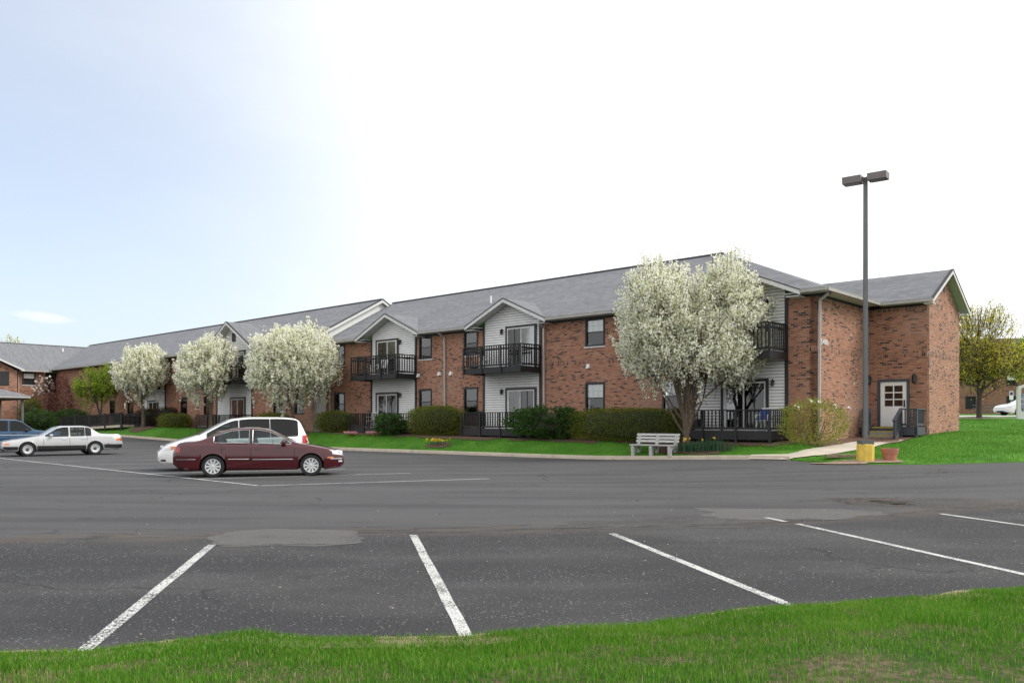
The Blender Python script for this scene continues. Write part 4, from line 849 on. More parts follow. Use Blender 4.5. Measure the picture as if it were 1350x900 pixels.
# ---- wing across the far end, facing the lot
B3 = thing('apartment_building', 'brick wing closing the far end of the lot behind a hipped entrance canopy', 'building', (P0[0], P0[1], 0), BA)
WXf = -78.0; hs = [(-4.1, -2.9, 5.2, 6.45), (-4.1, -2.9, 2.0, 3.45), (-2.0, -.6, 4.5, 6.5)]
wall(B3, -26, -.9, WXf, WBOT, 6.6, hs, 'brick', axis='y')
for y0, y1, z0, z1 in hs[:2]:
    b = MB(); 
    for q in ((y0, y0 + .12, z0, z1), (y1 - .12, y1, z0, z1)): b.box(WXf - .1, WXf + .03, q[0] + .002, q[1] - .002, q[2] + .002, q[3] - .002)
    b.box(WXf - .1, WXf + .03, y0 + .12, y1 - .12, z1 - .14, z1 - .002); b.box(WXf - .1, WXf + .03, y0 + .12, y1 - .12, z0 + .002, z0 + .1); b.box(WXf - .1, WXf + .02, y0 + .12, y1 - .12, (z0 + z1) / 2 - .03, (z0 + z1) / 2 + .03)
    w_ = b.build('window', 'trim_dark', B3); MB().box(WXf - .06, WXf - .05, y0 + .12, y1 - .12, (z0 + z1) / 2, z1 - .1).build('blind', 'blind', w_); MB().box(WXf - .09, WXf - .08, y0 + .12, y1 - .12, z0, (z0 + z1) / 2).build('pane', 'room', w_)
    MB().box(WXf - .02, WXf + .05, y0 - .05, y1 + .05, z0 - .09, z0 - .002).build('sill', 'sill', w_)
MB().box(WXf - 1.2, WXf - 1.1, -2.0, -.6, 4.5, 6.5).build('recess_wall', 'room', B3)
# projecting gabled bay of the wing
PX = WXf + 1.2
wall(B3, -10.2, -4.9, PX, WBOT, 6.5, [(-6.7, -5.6, 5.0, 6.4)], 'brick', axis='y', name='wall'); MB().poly((WXf, -4.9, WBOT), (PX, -4.9, WBOT), (PX, -4.9, 6.5), (WXf, -4.9, 6.5)).build('wall', 'brick', B3)
MB().poly((PX, -10.2, 6.5), (PX, -4.9, 6.5), (PX, -7.55, 7.85)).build('gable_wall', 'brick', B3)
MB().box(PX - .1, PX + .02, -6.7, -5.6, 5.0, 6.4).build('window', 'trim_dark', B3)
rz3 = 9.75; r3x = WXf - 6.0
r = MB(); r.poly((WXf + .55, -26, 6.6), (WXf + .55, 12, 6.6), (r3x, 12, rz3), (r3x, -26, rz3)); r.poly((r3x, -26, rz3), (r3x, 12, rz3), (r3x - 6, 12, 6.6), (r3x - 6, -26, 6.6)); roof3 = r.build('roof', 'shingle', B3)
MB().bar((r3x, -26, rz3 + .01), (r3x, 12, rz3 + .01), .26, .06).build('ridge_cap', 'shingle', roof3)
r = MB()
for s in (-1, 1): r.poly((PX + .5, -7.55, 8.05), (WXf - 2.6, -7.55, 8.05), (WXf + .3, -7.55 + s * 3.1, 6.62), (PX + .5, -7.55 + s * 3.1, 6.62))
gr = r.build('roof', 'shingle', B3)
for s in (-1, 1):
    k = MB(); yE = -7.55 + s * 3.15; k.add([(PX + .5, -7.55, 8.04), (PX + .5, yE, 6.6), (PX + .5, yE, 6.42), (PX + .5, -7.55, 7.86), (PX + .54, -7.55, 8.04), (PX + .54, yE, 6.6), (PX + .54, yE, 6.42), (PX + .54, -7.55, 7.86)], [(0, 1, 2, 3), (4, 7, 6, 5), (0, 4, 5, 1), (1, 5, 6, 2), (2, 6, 7, 3), (3, 7, 4, 0)]); k.build('rake_board', 'trim_white', gr)
gutter(B3, (WXf + .6, -4.4, 6.57), (WXf + .6, -1.6, 6.57), 'gutter_far'); MB().box(WXf, WXf + .55, -26, -1, 6.5, 6.53).build('soffit', 'fascia_dark', B3)
downspout(B3, [(WXf + .5, -4.5, 6.5), (WXf + .08, -4.45, 6.2), (WXf + .08, -4.45, .9)])
for y in (-7.5, 1.2): MB().tube([(WXf - 4.6, y, 8.8), (WXf - 4.6, y, 9.4)], .09, 8).build('vent_pipe', 'vent_white', roof3)
# entrance canopy on posts
cc = wld(-69.5, -8.4); cc = (cc[0] - 2.3, cc[1] - .4); zc = zlot(*cc)
CN = thing('entrance_canopy', 'grey hip roofed entrance canopy on slim dark posts before the far wing', 'canopy', (cc[0], cc[1], zc), BA)
r = MB(); h1, h2, hw_ = 3.55, 4.75, 3.6
for q in range(4):
    c, s = math.cos(q * math.pi / 2), math.sin(q * math.pi / 2); R = lambda x, y: (c * x - s * y, s * x + c * y)
    r.poly((*R(-hw_, -hw_), h1), (*R(hw_, -hw_), h1), (0, 0, h2))
r.build('roof', 'shingle', CN); MB().box(-hw_, hw_, -hw_, hw_, h1 - .2, h1 - .02).build('fascia', 'gutter_far', CN); MB().box(-hw_ + .1, hw_ - .1, -hw_ + .1, hw_ - .1, h1 - .32, h1 - .2).build('beam', 'fascia_dark', CN)
for x in (-1, 1):
    for y in (-1, 1): MB().box(x * 3.1 - .09, x * 3.1 + .09, y * 3.1 - .09, y * 3.1 + .09, -.3, h1 - .32).build('post', 'pole', CN)

# ---- brick building beyond the right lawn
fb = wld(30, 66); fb = (51.0, 96.0)
B4 = thing('apartment_building', 'dark brick building with a brown shingle roof beyond the right hand road', 'building', (fb[0], fb[1], 2.1), math.radians(-6))
hs = []
for x in (-14, -9.5, -3, 1.5, 6, 12): hs += [(x, x + 1.2, .9, 2.4), (x, x + 1.2, 3.6, 4.9)]
hs.append((-6.2, -5.0, 0.1, 2.3))
wall(B4, -22, 26, 0, -.5, 5.6, hs, 'brick_far')
for h in hs:
    b = MB(); b.box(h[0] + .003, h[0] + .1, -.02, .12, h[2] + .003, h[3] - .003); b.box(h[1] - .1, h[1] - .003, -.02, .12, h[2] + .003, h[3] - .003); b.box(h[0] + .1, h[1] - .1, -.02, .12, h[3] - .1, h[3] - .003); w_ = b.build('window' if h[2] > .5 else 'door_frame', 'trim_dark', B4)
    MB().box(h[0] + .1, h[1] - .1, .08, .09, h[2], (h[2] + h[3]) / 2).build('pane', 'room', w_); MB().box(h[0] + .1, h[1] - .1, .07, .08, (h[2] + h[3]) / 2, h[3] - .1).build('blind', 'blind' if h[2] > 3 else 'room', w_)
r = MB(); r.poly((-23, -.7, 5.5), (27, -.7, 5.5), (27, 7, 9.7), (-23, 7, 9.7)); r.poly((-23, 7, 9.7), (27, 7, 9.7), (27, 14, 5.5), (-23, 14, 5.5)); r.build('roof', 'shingle_brown', B4)
gutter(B4, (-23, -.75, 5.45), (27, -.75, 5.45), 'gutter_far'); MB().box(-22, 26, -.7, 0, 5.36, 5.4).build('soffit', 'soffit', B4)
for x0, x1 in ((1.6, 5.4),):
    o = MB().box(x0, x1, -1.7, -.02, .1, .3).build('deck', 'deck_paint', B4)
    for z in (.55, .9, 1.25): MB().box(x0, x1, -1.7, -1.62, z, z + .12).build('rail', 'deck_board', o)
# road in front of it
rp = [(16, 57.5), (24, 58.5), (34, 60), (48, 63), (70, 70)]
ribbon('road', dense([(*p, 0) for p in rp], 12), 9.5, 'road_concrete', .05)
# ------------------------------------------------------------------ trees, shrubs, flowers
def quads(name, C, Sz, m, parent, rng, aspect=1.0, axis=None, droop=0):
    n = len(C); u = rng.normal(size=(n, 3)); 
    if axis is not None: u = axis + rng.normal(size=(n, 3)) * .35
    u /= np.linalg.norm(u, axis=1)[:, None]; w = rng.normal(size=(n, 3)); v = np.cross(u, w); v /= np.linalg.norm(v, axis=1)[:, None]
    u = u * (Sz * .5)[:, None]; v = v * (Sz * .5 * aspect)[:, None]
    V = np.stack([C - u, C - v * .95 + u * .15, C + u, C + v * .95 - u * .1], 1).astype(np.float32)
    me = bpy.data.meshes.new(name); me.vertices.add(4 * n); me.vertices.foreach_set('co', V.ravel()); me.loops.add(4 * n); me.loops.foreach_set('vertex_index', np.arange(4 * n, dtype=np.int32))
    me.polygons.add(n); me.polygons.foreach_set('loop_start', (np.arange(n) * 4).astype(np.int32)); me.materials.append(MAT(m)); me.update(calc_edges=True)
    return link(name, me, parent)
def fnoise(p, s, o=0): return mnoise.noise(Vector((p[0] * s + o, p[1] * s - o, p[2] * s + 3 * o)))
def tree(label, base, lobes, n_twig, per, size, fol, trunk_r, fork_h, seed, cat='tree', name='pear_tree', extra=None, tw=(.5, 1.0), shell=.5, bark='bark', gap=-.28, sparse=None, up=.55, twig_r=.008, group=None, forks=None, jit=.055):
    rng = np.random.default_rng(seed); rnd = random.Random(seed); T = thing(name, label, cat, base, 0, group)
    wts = np.array([l[3] * l[4] * l[5] for l in lobes]); wts = wts / wts.sum()
    # trunk and limbs
    tk = MB(); nodes = []
    forks = forks or [((0, 0, fork_h), None)]
    ctr = Vector(lobes[0][:3])
    def limb(p, q, r0, r1, n=6, bow=.12):
        p, q = Vector(p), Vector(q); pts = []
        for i in range(n + 1):
            t = i / n; x = p.lerp(q, t); x.z += bow * (q - p).length * (t * t - t) ; pts.append(x + Vector((rnd.uniform(-1, 1), rnd.uniform(-1, 1), 0)) * .03 * (q - p).length * math.sin(math.pi * t))
        tk.tube(pts, [r0 + (r1 - r0) * i / n for i in range(n + 1)], 7); nodes.extend(pts[1:]); return pts
    fk = Vector((0, 0, fork_h)); tk.tube([(0, 0, -.15), (0.01, 0, .02), (0, .01, .25), fk * .6, fk], [trunk_r * 1.7, trunk_r * 1.35, trunk_r * 1.08, trunk_r, trunk_r * .95], 10)
    for li, l in enumerate(lobes):
        c = Vector(l[:3]); top = c + Vector((0, 0, l[5] * .55)); main = limb(fk, c * .55 + fk * .15 + Vector((0, 0, (c.z) * .3)), trunk_r * .7, trunk_r * .42, 5); main += limb(main[-1], top, trunk_r * .42, .025, 6, .0)
        for k in range(9):
            d = Vector((rnd.gauss(0, 1), rnd.gauss(0, 1), rnd.uniform(-.45, .9))).normalized(); q = c + Vector((d.x * l[3], d.y * l[4], d.z * l[5])) * .72; s = rnd.choice(main[2:9]) if q.z > c.z else rnd.choice(main[0:5])
            b = limb(s, q, trunk_r * .26, .018, 5)
            for _ in range(2): e2 = q + Vector((rnd.gauss(0, .5), rnd.gauss(0, .5), rnd.uniform(.1, .8))) * (l[3] * .3); limb(b[3], e2, .022, .01, 3)
    tr = tk.build('trunk', bark, T, 60)
    N = np.array([tuple(n_) for n_ in nodes])
    # twigs carry the blossom or leaves
    C = []; AX = []; tws = MB()
    made = 0; tries = 0
    while made < n_twig and tries < n_twig * 6:
        tries += 1; l = lobes[rng.choice(len(lobes), p=wts)]; d = rng.normal(size=3); d /= np.linalg.norm(d)
        rr = (rng.uniform(shell, 1.0)) ** .8 * (1 + .13 * fnoise(d, 2.2, seed) + .09 * fnoise(d, 5.0, seed))
        end = np.array([l[0] + d[0] * l[3] * rr, l[1] + d[1] * l[4] * rr, l[2] + d[2] * l[5] * rr])
        if d[2] < -.5 and rng.random() < .75: continue
        if fnoise(end, .95, seed) + .45 * fnoise(end, 2.3, seed + 3) < gap: continue
        if sparse and rng.random() < sparse(end): continue
        L = rng.uniform(*tw); end[2] += L * .5 * min(1, max(0, .15 - d[2]) * 1.6); dr = np.array([d[0] * (1 - up), d[1] * (1 - up), max(d[2], -.1) * (1 - up) + up]) + rng.normal(size=3) * .14; dr /= np.linalg.norm(dr); start = end - dr * L
        tws.tube([start, (start + end) / 2 + rng.normal(size=3) * .03, end], [twig_r * 1.5, twig_r, twig_r * .6], 3, False)
        k = rng.integers(int(per * .5), int(per * 1.4) + 1); t = rng.random(k) ** .8
        C.append(start + (end - start) * t[:, None] + rng.normal(size=(k, 3)) * jit); AX.append(np.repeat(dr[None], k, 0)); made += 1
        if made % 6 == 0 and len(N):
            j = np.argmin(((N - start) ** 2).sum(1)); tws.tube([N[j], (N[j] + start) / 2 + rng.normal(size=3) * .05, start], [.016, .013, .010], 3, False)
    C = np.concatenate(C); m0, f0 = fol[0]
    pick = rng.random(len(C)); lo = 0; crown = None
    for mname, frac in fol:
        sel = (pick >= lo) & (pick < lo + frac); lo += frac; nm_ = {'blossom': 'blossom', 'young_leaf': 'leaves'}.get(mname, 'leaves')
        o = quads('crown' if crown is None else nm_, C[sel], rng.uniform(.6, 1.25, sel.sum()) * size * (1 if 'leaf' not in mname or crown is None else .8), mname, crown or T, rng, 1.0 if 'leaf' not in mname else .55)
        tag(o, kind='stuff'); crown = crown or o
    tag(tws.build('twigs', 'twig', tr, fix=False), kind='stuff')
    if extra: extra(T, rng)
    return T
BL = [('blossom', .84), ('young_leaf', .16)]
X0, Y0 = wld(-4.3, -2.45)
def shoots(T, rng):                                    # bare upright shoots above the crown
    b = MB()
    for x in (-1.9, -1.55, -1.4, -1.15, -.95, -.62, -.4, .9, 1.25, 1.5, 1.7, 2.0, 2.35):
        z0 = 7.1; y = rng.uniform(-.6, .6); h = rng.uniform(.35, .85) if x < 0 else rng.uniform(.3, .6); z0 = 7.35 if x < 0 else 7.55; MB().tube([(x, y, z0 - .7), (x + .02, y, z0), (x + rng.uniform(-.03, .05), y, z0 + h)], [.012, .010, .005], 4).build('bare_shoot', 'bark_gray', T)
tree('largest white blossoming pear tree with forked trunk beside the bench', on(X0, Y0, -.02), [(-1.15, 0, 5.0, 1.80, 1.9, 3.0), (1.66, .1, 5.15, 1.85, 1.9, 3.05), (.42, -.1, 3.75, 3.0, 2.1, 1.7), (.25, 0, 5.0, 1.6, 1.7, 1.9)], 3900, 33, .092, BL, .165, .50, 11, extra=shoots, group='blossoming pear trees along the kerb', gap=-.30, tw=(.5, 1.05), forks=1)
def pear(a, b, label, lobes, seed, n, size, **k): return tree(label, onl(a, b, -.02), lobes, int(n * 1.3), 24, size * .82, BL, .13, 1.2, seed, group='blossoming pear trees along the kerb', **k)
pear(-31.4, -3.2, 'broad round white blossoming pear tree behind the white minivan', [(-.7, 0, 4.2, 2.45, 2.3, 2.85), (.75, 0, 4.4, 2.35, 2.3, 3.0)], 12, 1500, .15, gap=-.36)
pear(-41.6, -3.2, 'white blossoming pear tree with thin brownish right side before the siding gable', [(-.75, 0, 4.1, 1.95, 2.0, 2.45), (.35, 0, 4.6, 1.75, 2.0, 2.6)], 13, 1050, .16, sparse=lambda p: .68 if p[0] > .95 else 0)
pear(-53.0, -3.0, 'white blossoming pear tree next to the lime green tree', [(-.55, 0, 4.3, 1.9, 2.0, 2.45), (.4, 0, 4.65, 1.7, 2.0, 2.45)], 14, 1050, .165)
tree('small lime green tree in new leaf beside the wheelchair ramp', onl(-61.6, -3.0, -.02), [(-1.0, 0, 3.5, 1.45, 1.5, 2.0), (.55, 0, 3.55, 1.25, 1.5, 2.1)], 620, 15, .15, [('lime_leaf', 1)], .10, 1.0, 15, name='maple_tree', bark='bark_gray', gap=-.15, jit=.08)
h = hit(1291, 552.5)
tree('sparse olive yellow tree coming into leaf past the brick gable end', (h[0], h[1], h[2] - .03), [(-.05, 0, 4.6, 2.2, 2.2, 2.6), (.9, 0, 3.2, 2.2, 2.1, 1.6), (-.3, 0, 2.9, 1.9, 1.9, 1.5)], 1050, 12, .125, [('olive_leaf', 1)], .14, 1.2, 16, name='shade_tree', bark='bark_gray', gap=-.1, jit=.12, twig_r=.012, tw=(.7, 1.3))
tree('bright green leafy tree standing beyond the blue sign', on(40.5, 63, -.03), [(0, 0, 4.2, 2.6, 2.4, 2.6)], 700, 18, .2, [('lime_leaf', 1)], .14, 1.4, 17, name='shade_tree', bark='bark_gray', gap=-.1, jit=.1)
tx = wld(-96, 4); tree('bare budding tree whose top shows above the far wing roof', (tx[0] - 6, tx[1] + 2, 1.0), [(0, 0, 8.2, 3.0, 3.0, 3.4)], 420, 8, .2, [('olive_leaf', 1)], .2, 3.0, 18, name='shade_tree', bark='bark_gray', gap=-.1, jit=.15, tw=(.8, 1.6))

def bush(label, a, b, dims, n, size, leaf, seed, name='hedge_bush', square=2.0, cat='bush', rz=None, group=None, core=.80, flowers=None, lump=.12, jun=False, world=None, skirt=0):
    rng = np.random.default_rng(seed); X, Y = world or wld(a, b); z = zground(X, Y); T = thing(name, label, cat, (X, Y, z - .03), BA if rz is None else rz, group)
    w, d, h = dims; C = []; AX = []
    def surf(u):
        k = (abs(u[0]) ** square + abs(u[1]) ** square + abs(u[2]) ** square) ** (-1 / square); return u * k
    while len(C) < n:
        u = rng.normal(size=3); u /= np.linalg.norm(u); s = surf(u); r = 1 + lump * fnoise(s * np.array(dims), 1.3, seed) + lump * .7 * fnoise(s * np.array(dims), 3.3, seed + 1)
        r *= rng.uniform(.84, 1.04) if rng.random() < .78 else (rng.uniform(.6, .9) if rng.random() < .75 else rng.uniform(1.02, 1.14))
        p = s * r * np.array([w / 2, d / 2, h / 2]); p[2] += h / 2
        if p[2] < .02: continue
        if jun and fnoise((p[0], p[1], p[2] * 2.6), 1.5, seed) < -.12: continue
        C.append(p); AX.append(np.array([u[0], u[1], .25 if jun else .6]))
    C = np.array(C); AX = np.array(AX)
    o = quads('foliage', C, rng.uniform(.6, 1.3, n) * size, leaf, T, rng, .45, AX); tag(o, kind='stuff')
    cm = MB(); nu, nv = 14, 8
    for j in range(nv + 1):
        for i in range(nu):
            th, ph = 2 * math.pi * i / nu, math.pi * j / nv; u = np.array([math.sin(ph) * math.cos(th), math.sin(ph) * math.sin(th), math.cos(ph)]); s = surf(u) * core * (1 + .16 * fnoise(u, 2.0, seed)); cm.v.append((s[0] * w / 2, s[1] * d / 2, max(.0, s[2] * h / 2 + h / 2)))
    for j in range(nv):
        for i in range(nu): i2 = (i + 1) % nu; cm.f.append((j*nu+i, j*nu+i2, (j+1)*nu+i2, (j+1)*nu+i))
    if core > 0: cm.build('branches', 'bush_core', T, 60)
    if flowers:
        k = flowers[1]; top = C[C[:, 2] > h * flowers[3]]; sel = top[rng.choice(len(top), k)]; tag(quads('flowers', np.repeat(sel, 4, 0) * 1.04 + rng.normal(size=(4 * k, 3)) * .03, np.full(4 * k, flowers[2]), flowers[0], T, rng), kind='stuff')
    st_ = MB()
    for i in range(5): ang = rng.uniform(0, 6.28); st_.tube([(0.1 * math.cos(ang), .1 * math.sin(ang), -.05), (w * .22 * math.cos(ang), d * .22 * math.sin(ang), h * .55)], [.025, .012], 5)
    st_.build('stems', 'bark_gray', T); return T
bush('long olive green clipped hedge behind the bench', -7.85, -1.5, (5.6, 1.5, 1.42), 26000, .065, 'hedge_leaf', 31, 'clipped_hedge', 4.5, 'hedge', lump=.09)
bush('wide dark green spreading juniper left of the clipped hedge', -12.4, -1.55, (4.4, 1.7, 1.5), 15000, .12, 'juniper_leaf', 32, 'juniper', 2.4, jun=True, lump=.28, core=.72)
bush('olive green rounded shrub between two ground floor decks', -20.3, -1.4, (3.9, 1.6, 1.62), 16000, .075, 'hedge_leaf', 33, 'rounded_shrub', 3.2, lump=.08)
bush('small dark juniper before the second deck from the corner', -23.2, -2.2, (2.3, 1.3, 1.2), 6500, .11, 'juniper_leaf', 34, 'juniper', 2.2, jun=True, lump=.28, core=.72)
bush('olive green rounded shrub left of the second deck from the corner', -29.4, -1.5, (3.1, 1.5, 1.35), 9000, .08, 'hedge_leaf', 35, 'rounded_shrub', 3.0, lump=.08)
bush('dark dense shrub at the foot of the broad round blossoming tree', -35.2, -2.3, (3.2, 1.4, 1.2), 6500, .09, 'hedge_leaf', 36, 'rounded_shrub', 3, lump=.1)
bush('low clipped green hedge right of the thin far tree trunk', -49.5, -2.1, (3.8, 1.4, 1.1), 6500, .1, 'hedge_leaf', 37, 'clipped_hedge', 4, cat='hedge', lump=.08)
bush('brownish purple shrub beside the far ramp railing', -54.6, -1.9, (3.6, 1.4, 1.5), 5000, .1, 'brown_leaf', 38, 'barberry_shrub', 3, lump=.12)
bush('dark brownish shrub between ramp and low clipped hedge', -51.9, -1.6, (2.4, 1.3, 1.6), 3500, .1, 'brown_leaf', 48, 'barberry_shrub', 3, lump=.12)
bush('loose yellow green shrub with a few white flowers at the building corner', .35, -1.15, (2.5, 1.7, 1.75), 5200, .08, 'spring_leaf', 39, 'flowering_shrub', 2.1, core=.0, flowers=('white_flower', 11, .09, .72), lump=.22)
def wp(x, D): return ((x - CX) / F * D, D)
bush('spreading green juniper beside the entrance canopy post', 0, 0, (5.4, 2.2, 2.2), 6000, .16, 'juniper_leaf', 40, 'juniper', 2.2, jun=True, lump=.25, core=.7, world=wp(52, 76))
bush('dark green spreading yew along the far wing wall', 0, 0, (5.5, 2.0, 1.6), 5000, .15, 'juniper_leaf', 41, 'yew_shrub', 2.3, jun=True, lump=.25, core=.7, world=wp(94, 77))
bush('upright green shrub under the far wing window', 0, 0, (2.6, 1.8, 3.2), 3500, .15, 'hedge_leaf', 42, 'rounded_shrub', 2.4, world=wp(40, 79))
bush('dark red leaved ornamental tree before the far wing', 0, 0, (2.6, 2.0, 4.6), 3800, .12, 'red_leaf', 43, 'red_leaf_tree', 2.2, 'tree', core=0, world=wp(80, 79), lump=.3)
bush('pale pink flowering magnolia before the far wing', 0, 0, (2.9, 2.0, 4.9), 1700, .13, 'brown_leaf', 44, 'magnolia', 2.2, 'tree', core=0, flowers=('magnolia', 60, .20, .62), world=wp(59, 80), lump=.3)
# small flowers
def flowers(name, label, p, spread, n_leaf, n_fl, lh, leafm, flm, fs, seed):
    rng = np.random.default_rng(seed); T = thing(name, label, 'flowers', p, BA)
    X = rng.normal(0, spread[0], n_leaf); Y = rng.normal(0, spread[1], n_leaf); o = blades('leaves', X, Y, np.zeros(n_leaf) - .02, rng.uniform(.6, 1.1, n_leaf) * lh, np.full(n_leaf, .022), leafm, rng, .5); o.parent = T; tag(o, kind='stuff')
    if n_fl:
        c = np.stack([rng.normal(0, spread[0], n_fl), rng.normal(0, spread[1], n_fl), rng.uniform(.8, 1.15, n_fl) * lh], 1); o = quads('petals', np.repeat(c, 6, 0) + rng.normal(size=(6 * n_fl, 3)) * fs * .3, np.full(6 * n_fl, fs), flm, T, rng); tag(o, kind='stuff')
    return T
flowers('daffodils', 'clump of daffodils at the foot of the forked blossoming tree', onl(-3.85, -2.85, .03), (.42, .16), 420, 4, .46, 'daffodil_leaf', 'daffodil', .07, 51); flowers('daffodils', 'clump of daffodil leaves right of the forked tree', onl(-3.05, -2.6, .03), (.38, .16), 380, 3, .50, 'daffodil_leaf', 'daffodil', .07, 52)
h = hit(577, 588); flowers('daffodils', 'yellow daffodils in a small bed in the lawn strip', (h[0], h[1], h[2] + .03), (.42, .12), 90, 26, .30, 'daffodil_leaf', 'daffodil', .075, 53)
for x, w in ((463, 'left'), (491, 'right')): h = hit(x, 575); flowers('pink_flowers', 'low mound of pink flowers before the second deck, ' + ('beside the rounded shrub' if w == 'left' else 'beside the small juniper'), (h[0], h[1], h[2] + .02), (.28, .1), 60, 60, .20, 'hedge_leaf', 'pink', .07, 54 + x)

# ------------------------------------------------------------------ street furniture
h = hit(1141, 608.3); LX, LY, LZ = h
lamp = thing('parking_lamp', 'tall grey lamp post with two box heads on a yellow concrete base', 'lamp post', (LX, LY, LZ - .05), math.radians(0))
k = LY / F
bw = 11 * k; bs = MB(); bs.lathe([(0, .0), (bw, 0), (bw, 24.0 * k), (bw - .02, 25.0 * k), (0, 25.0 * k)], 8); bs.build('concrete_base', 'base_yellow', lamp).rotation_euler = (0, 0, math.radians(22.5))
ph = (608 - 232) * k
MB().box(-.20, .20, -.20, .20, 25.0 * k, 25.0 * k + .13).build('base_plate', 'pole', lamp)
b = MB(); b.add([(-.065, -.065, .8), (.065, -.065, .8), (.065, .065, .8), (-.065, .065, .8), (-.052, -.052, ph), (.052, -.052, ph), (.052, .052, ph), (-.052, .052, ph)], [(0, 1, 5, 4), (1, 2, 6, 5), (2, 3, 7, 6), (3, 0, 4, 7), (4, 5, 6, 7)]); b.build('post', 'pole', lamp)
ha = math.radians(-38)
for s in (-1, 1):
    hd = MB(); x0, x1 = (.10, .68); hd.add([(x0, -.20, -.13), (x1, -.20, -.13), (x1, .20, -.13), (x0, .20, -.13), (x0, -.22, .09), (x1, -.22, .09), (x1, .22, .09), (x0, .22, .09)], [(0, 3, 2, 1), (4, 5, 6, 7), (0, 1, 5, 4), (1, 2, 6, 5), (2, 3, 7, 6), (3, 0, 4, 7)])
    o = hd.build('lamp_head', 'lamp_box', lamp); o.location = (0, 0, ph - .02); o.rotation_euler = (0, 0, ha + (math.pi if s < 0 else 0))
    MB().box(x0 + .06, x1 - .05, -.17, .17, -.145, -.132).build('lens', 'lamp_lens', o); MB().box(.04, x0, -.05, .05, -.07, .04).build('arm', 'pole', o)
# flower pot
h = hit(1173, 608); k = h[1] / F
pot = thing('flower_pot', 'empty terracotta flower pot on the dirt beside the yellow lamp base', 'flower pot', (h[0], h[1], h[2]))
hp = 17 * k; MB().lathe([(0, 0), (.70 * 11 * k, 0), (.86 * 11 * k, hp * .62), (.94 * 11 * k, hp * .64), (.95 * 11 * k, hp * .80), (1.0 * 11 * k, hp * .82), (1.02 * 11 * k, hp), (.92 * 11 * k, hp), (.84 * 11 * k, hp * .8), (0, hp * .78)], 28).build('pot', 'terracotta', pot, 35); MB().lathe([(0, hp * .80), (.84 * 11 * k, hp * .80)], 20).build('soil', 'mulch', pot)
# slab of broken concrete by the lamp
h = hit(1117, 602.5); fs_ = MB().prism([(-.75, -.16, 0), (.75, -.2, 0), (.8, .1, 0), (.1, .2, 0), (-.7, .16, 0)], (0, 0, .10)).build('stone_slab', 'dirt'); fs_.location = (h[0], h[1], h[2] - .01); tag(fs_, 'flat brown stone slab lying left of the yellow lamp base', 'stone')
# bench
bp = onl(-5.3, -3.25); bn = thing('park_bench', 'weathered white slatted bench on concrete supports beside the kerb', 'bench', (bp[0], bp[1], zlawn(*wld(-5.3, -3.4)) - .02), BA)
BLn = 2.0
for z in (.55, .68, .81): MB().add([(-BLn/2, .20 + (z - .5) * .25, z), (BLn/2, .20 + (z - .5) * .25, z), (BLn/2, .225 + (z - .4) * .25, z + .09), (-BLn/2, .225 + (z - .4) * .25, z + .09), (-BLn/2, .24 + (z - .5) * .25, z), (BLn/2, .24 + (z - .5) * .25, z), (BLn/2, .265 + (z - .4) * .25, z + .09), (-BLn/2, .265 + (z - .4) * .25, z + .09)], [(0, 1, 2, 3), (4, 7, 6, 5), (0, 4, 5, 1), (1, 5, 6, 2), (2, 6, 7, 3), (3, 7, 4, 0)]).build('back_slat', 'bench', bn)
for y in (-.26, -.11, .04): MB().box(-BLn/2, BLn/2, y, y + .125, .42, .465).build('seat_slat', 'bench', bn)
for x in (-.86, 0, .86):
    s_ = MB(); pr = [(-.25, 0), (-.27, .36), (-.22, .418), (.20, .418), (.20, .50), (.30, .86), (.345, .88), (.37, .86), (.29, .40), (.30, 0), (.20, 0), (.17, .27), (.0, .32), (-.12, .27), (-.14, 0)]
    s_.prism([(x - .065, y, z) for y, z in pr], (.13, 0, 0)); s_.build('support', 'bench_leg', bn)
# plastic chairs and pots on the balconies
def chair(a, b, z, rz, label, m='plastic_white'):
    X, Y = wld(a, b); c = thing('patio_chair', label, 'chair', (X, Y, z), BA + rz, 'patio chairs on the balconies and decks')
    s_ = MB(); s_.box(-.23, .23, -.22, .22, .40, .43); s_.build('seat', m, c)
    for x in (-.2, .2):
        for y in (-.19, .19): MB().bar((x * 1.15, y * 1.2, 0), (x, y, .41), .04, .04).build('leg', m, c)
        MB().bar((x * 1.2, -.2, .62), (x * 1.2, .24, .64), .05, .03).bar((x * 1.2, -.2, .41), (x * 1.2, -.2, .62), .03, .03).build('armrest', m, c)
    for k_ in range(5): x = -.18 + .09 * k_; MB().bar((x, .21, .43), (x * 1.05, .33, .88), .055, .02, (0, 1, 0)).build('back_slat', m, c)
    MB().bar((-.23, .335, .88), (.23, .335, .88), .03, .06).build('top_rail', m, c); return c
chair(-25.6, -.85, 4.32, .5, 'white plastic chair on the upper balcony second from the corner'); chair(-26.5, -.7, 4.32, -.4, 'white plastic chair by the door on that same second upper balcony, turned left'); chair(-26.6, -.9, 1.22, .2, 'white plastic chair on the deck above the pink flowers'); chair(-17.2, -.8, 4.32, -.3, 'white plastic chair on the upper balcony above the juniper'); chair(-1.75, -.9, 1.22, 0, 'blue seated patio chair on the deck at the corner', 'plastic_white')
X, Y = wld(-1.75, -.9); cu_ = MB().box(-.24, .24, -.24, .24, .435, .50).box(-.22, .22, .16, .22, .50, .86).build('chair_cushion', 'plastic_blue'); cu_.location = (X, Y, 1.22); cu_.rotation_euler = (0, 0, BA); tag(cu_, 'blue cushion on the patio chair of the corner deck', 'cushion')
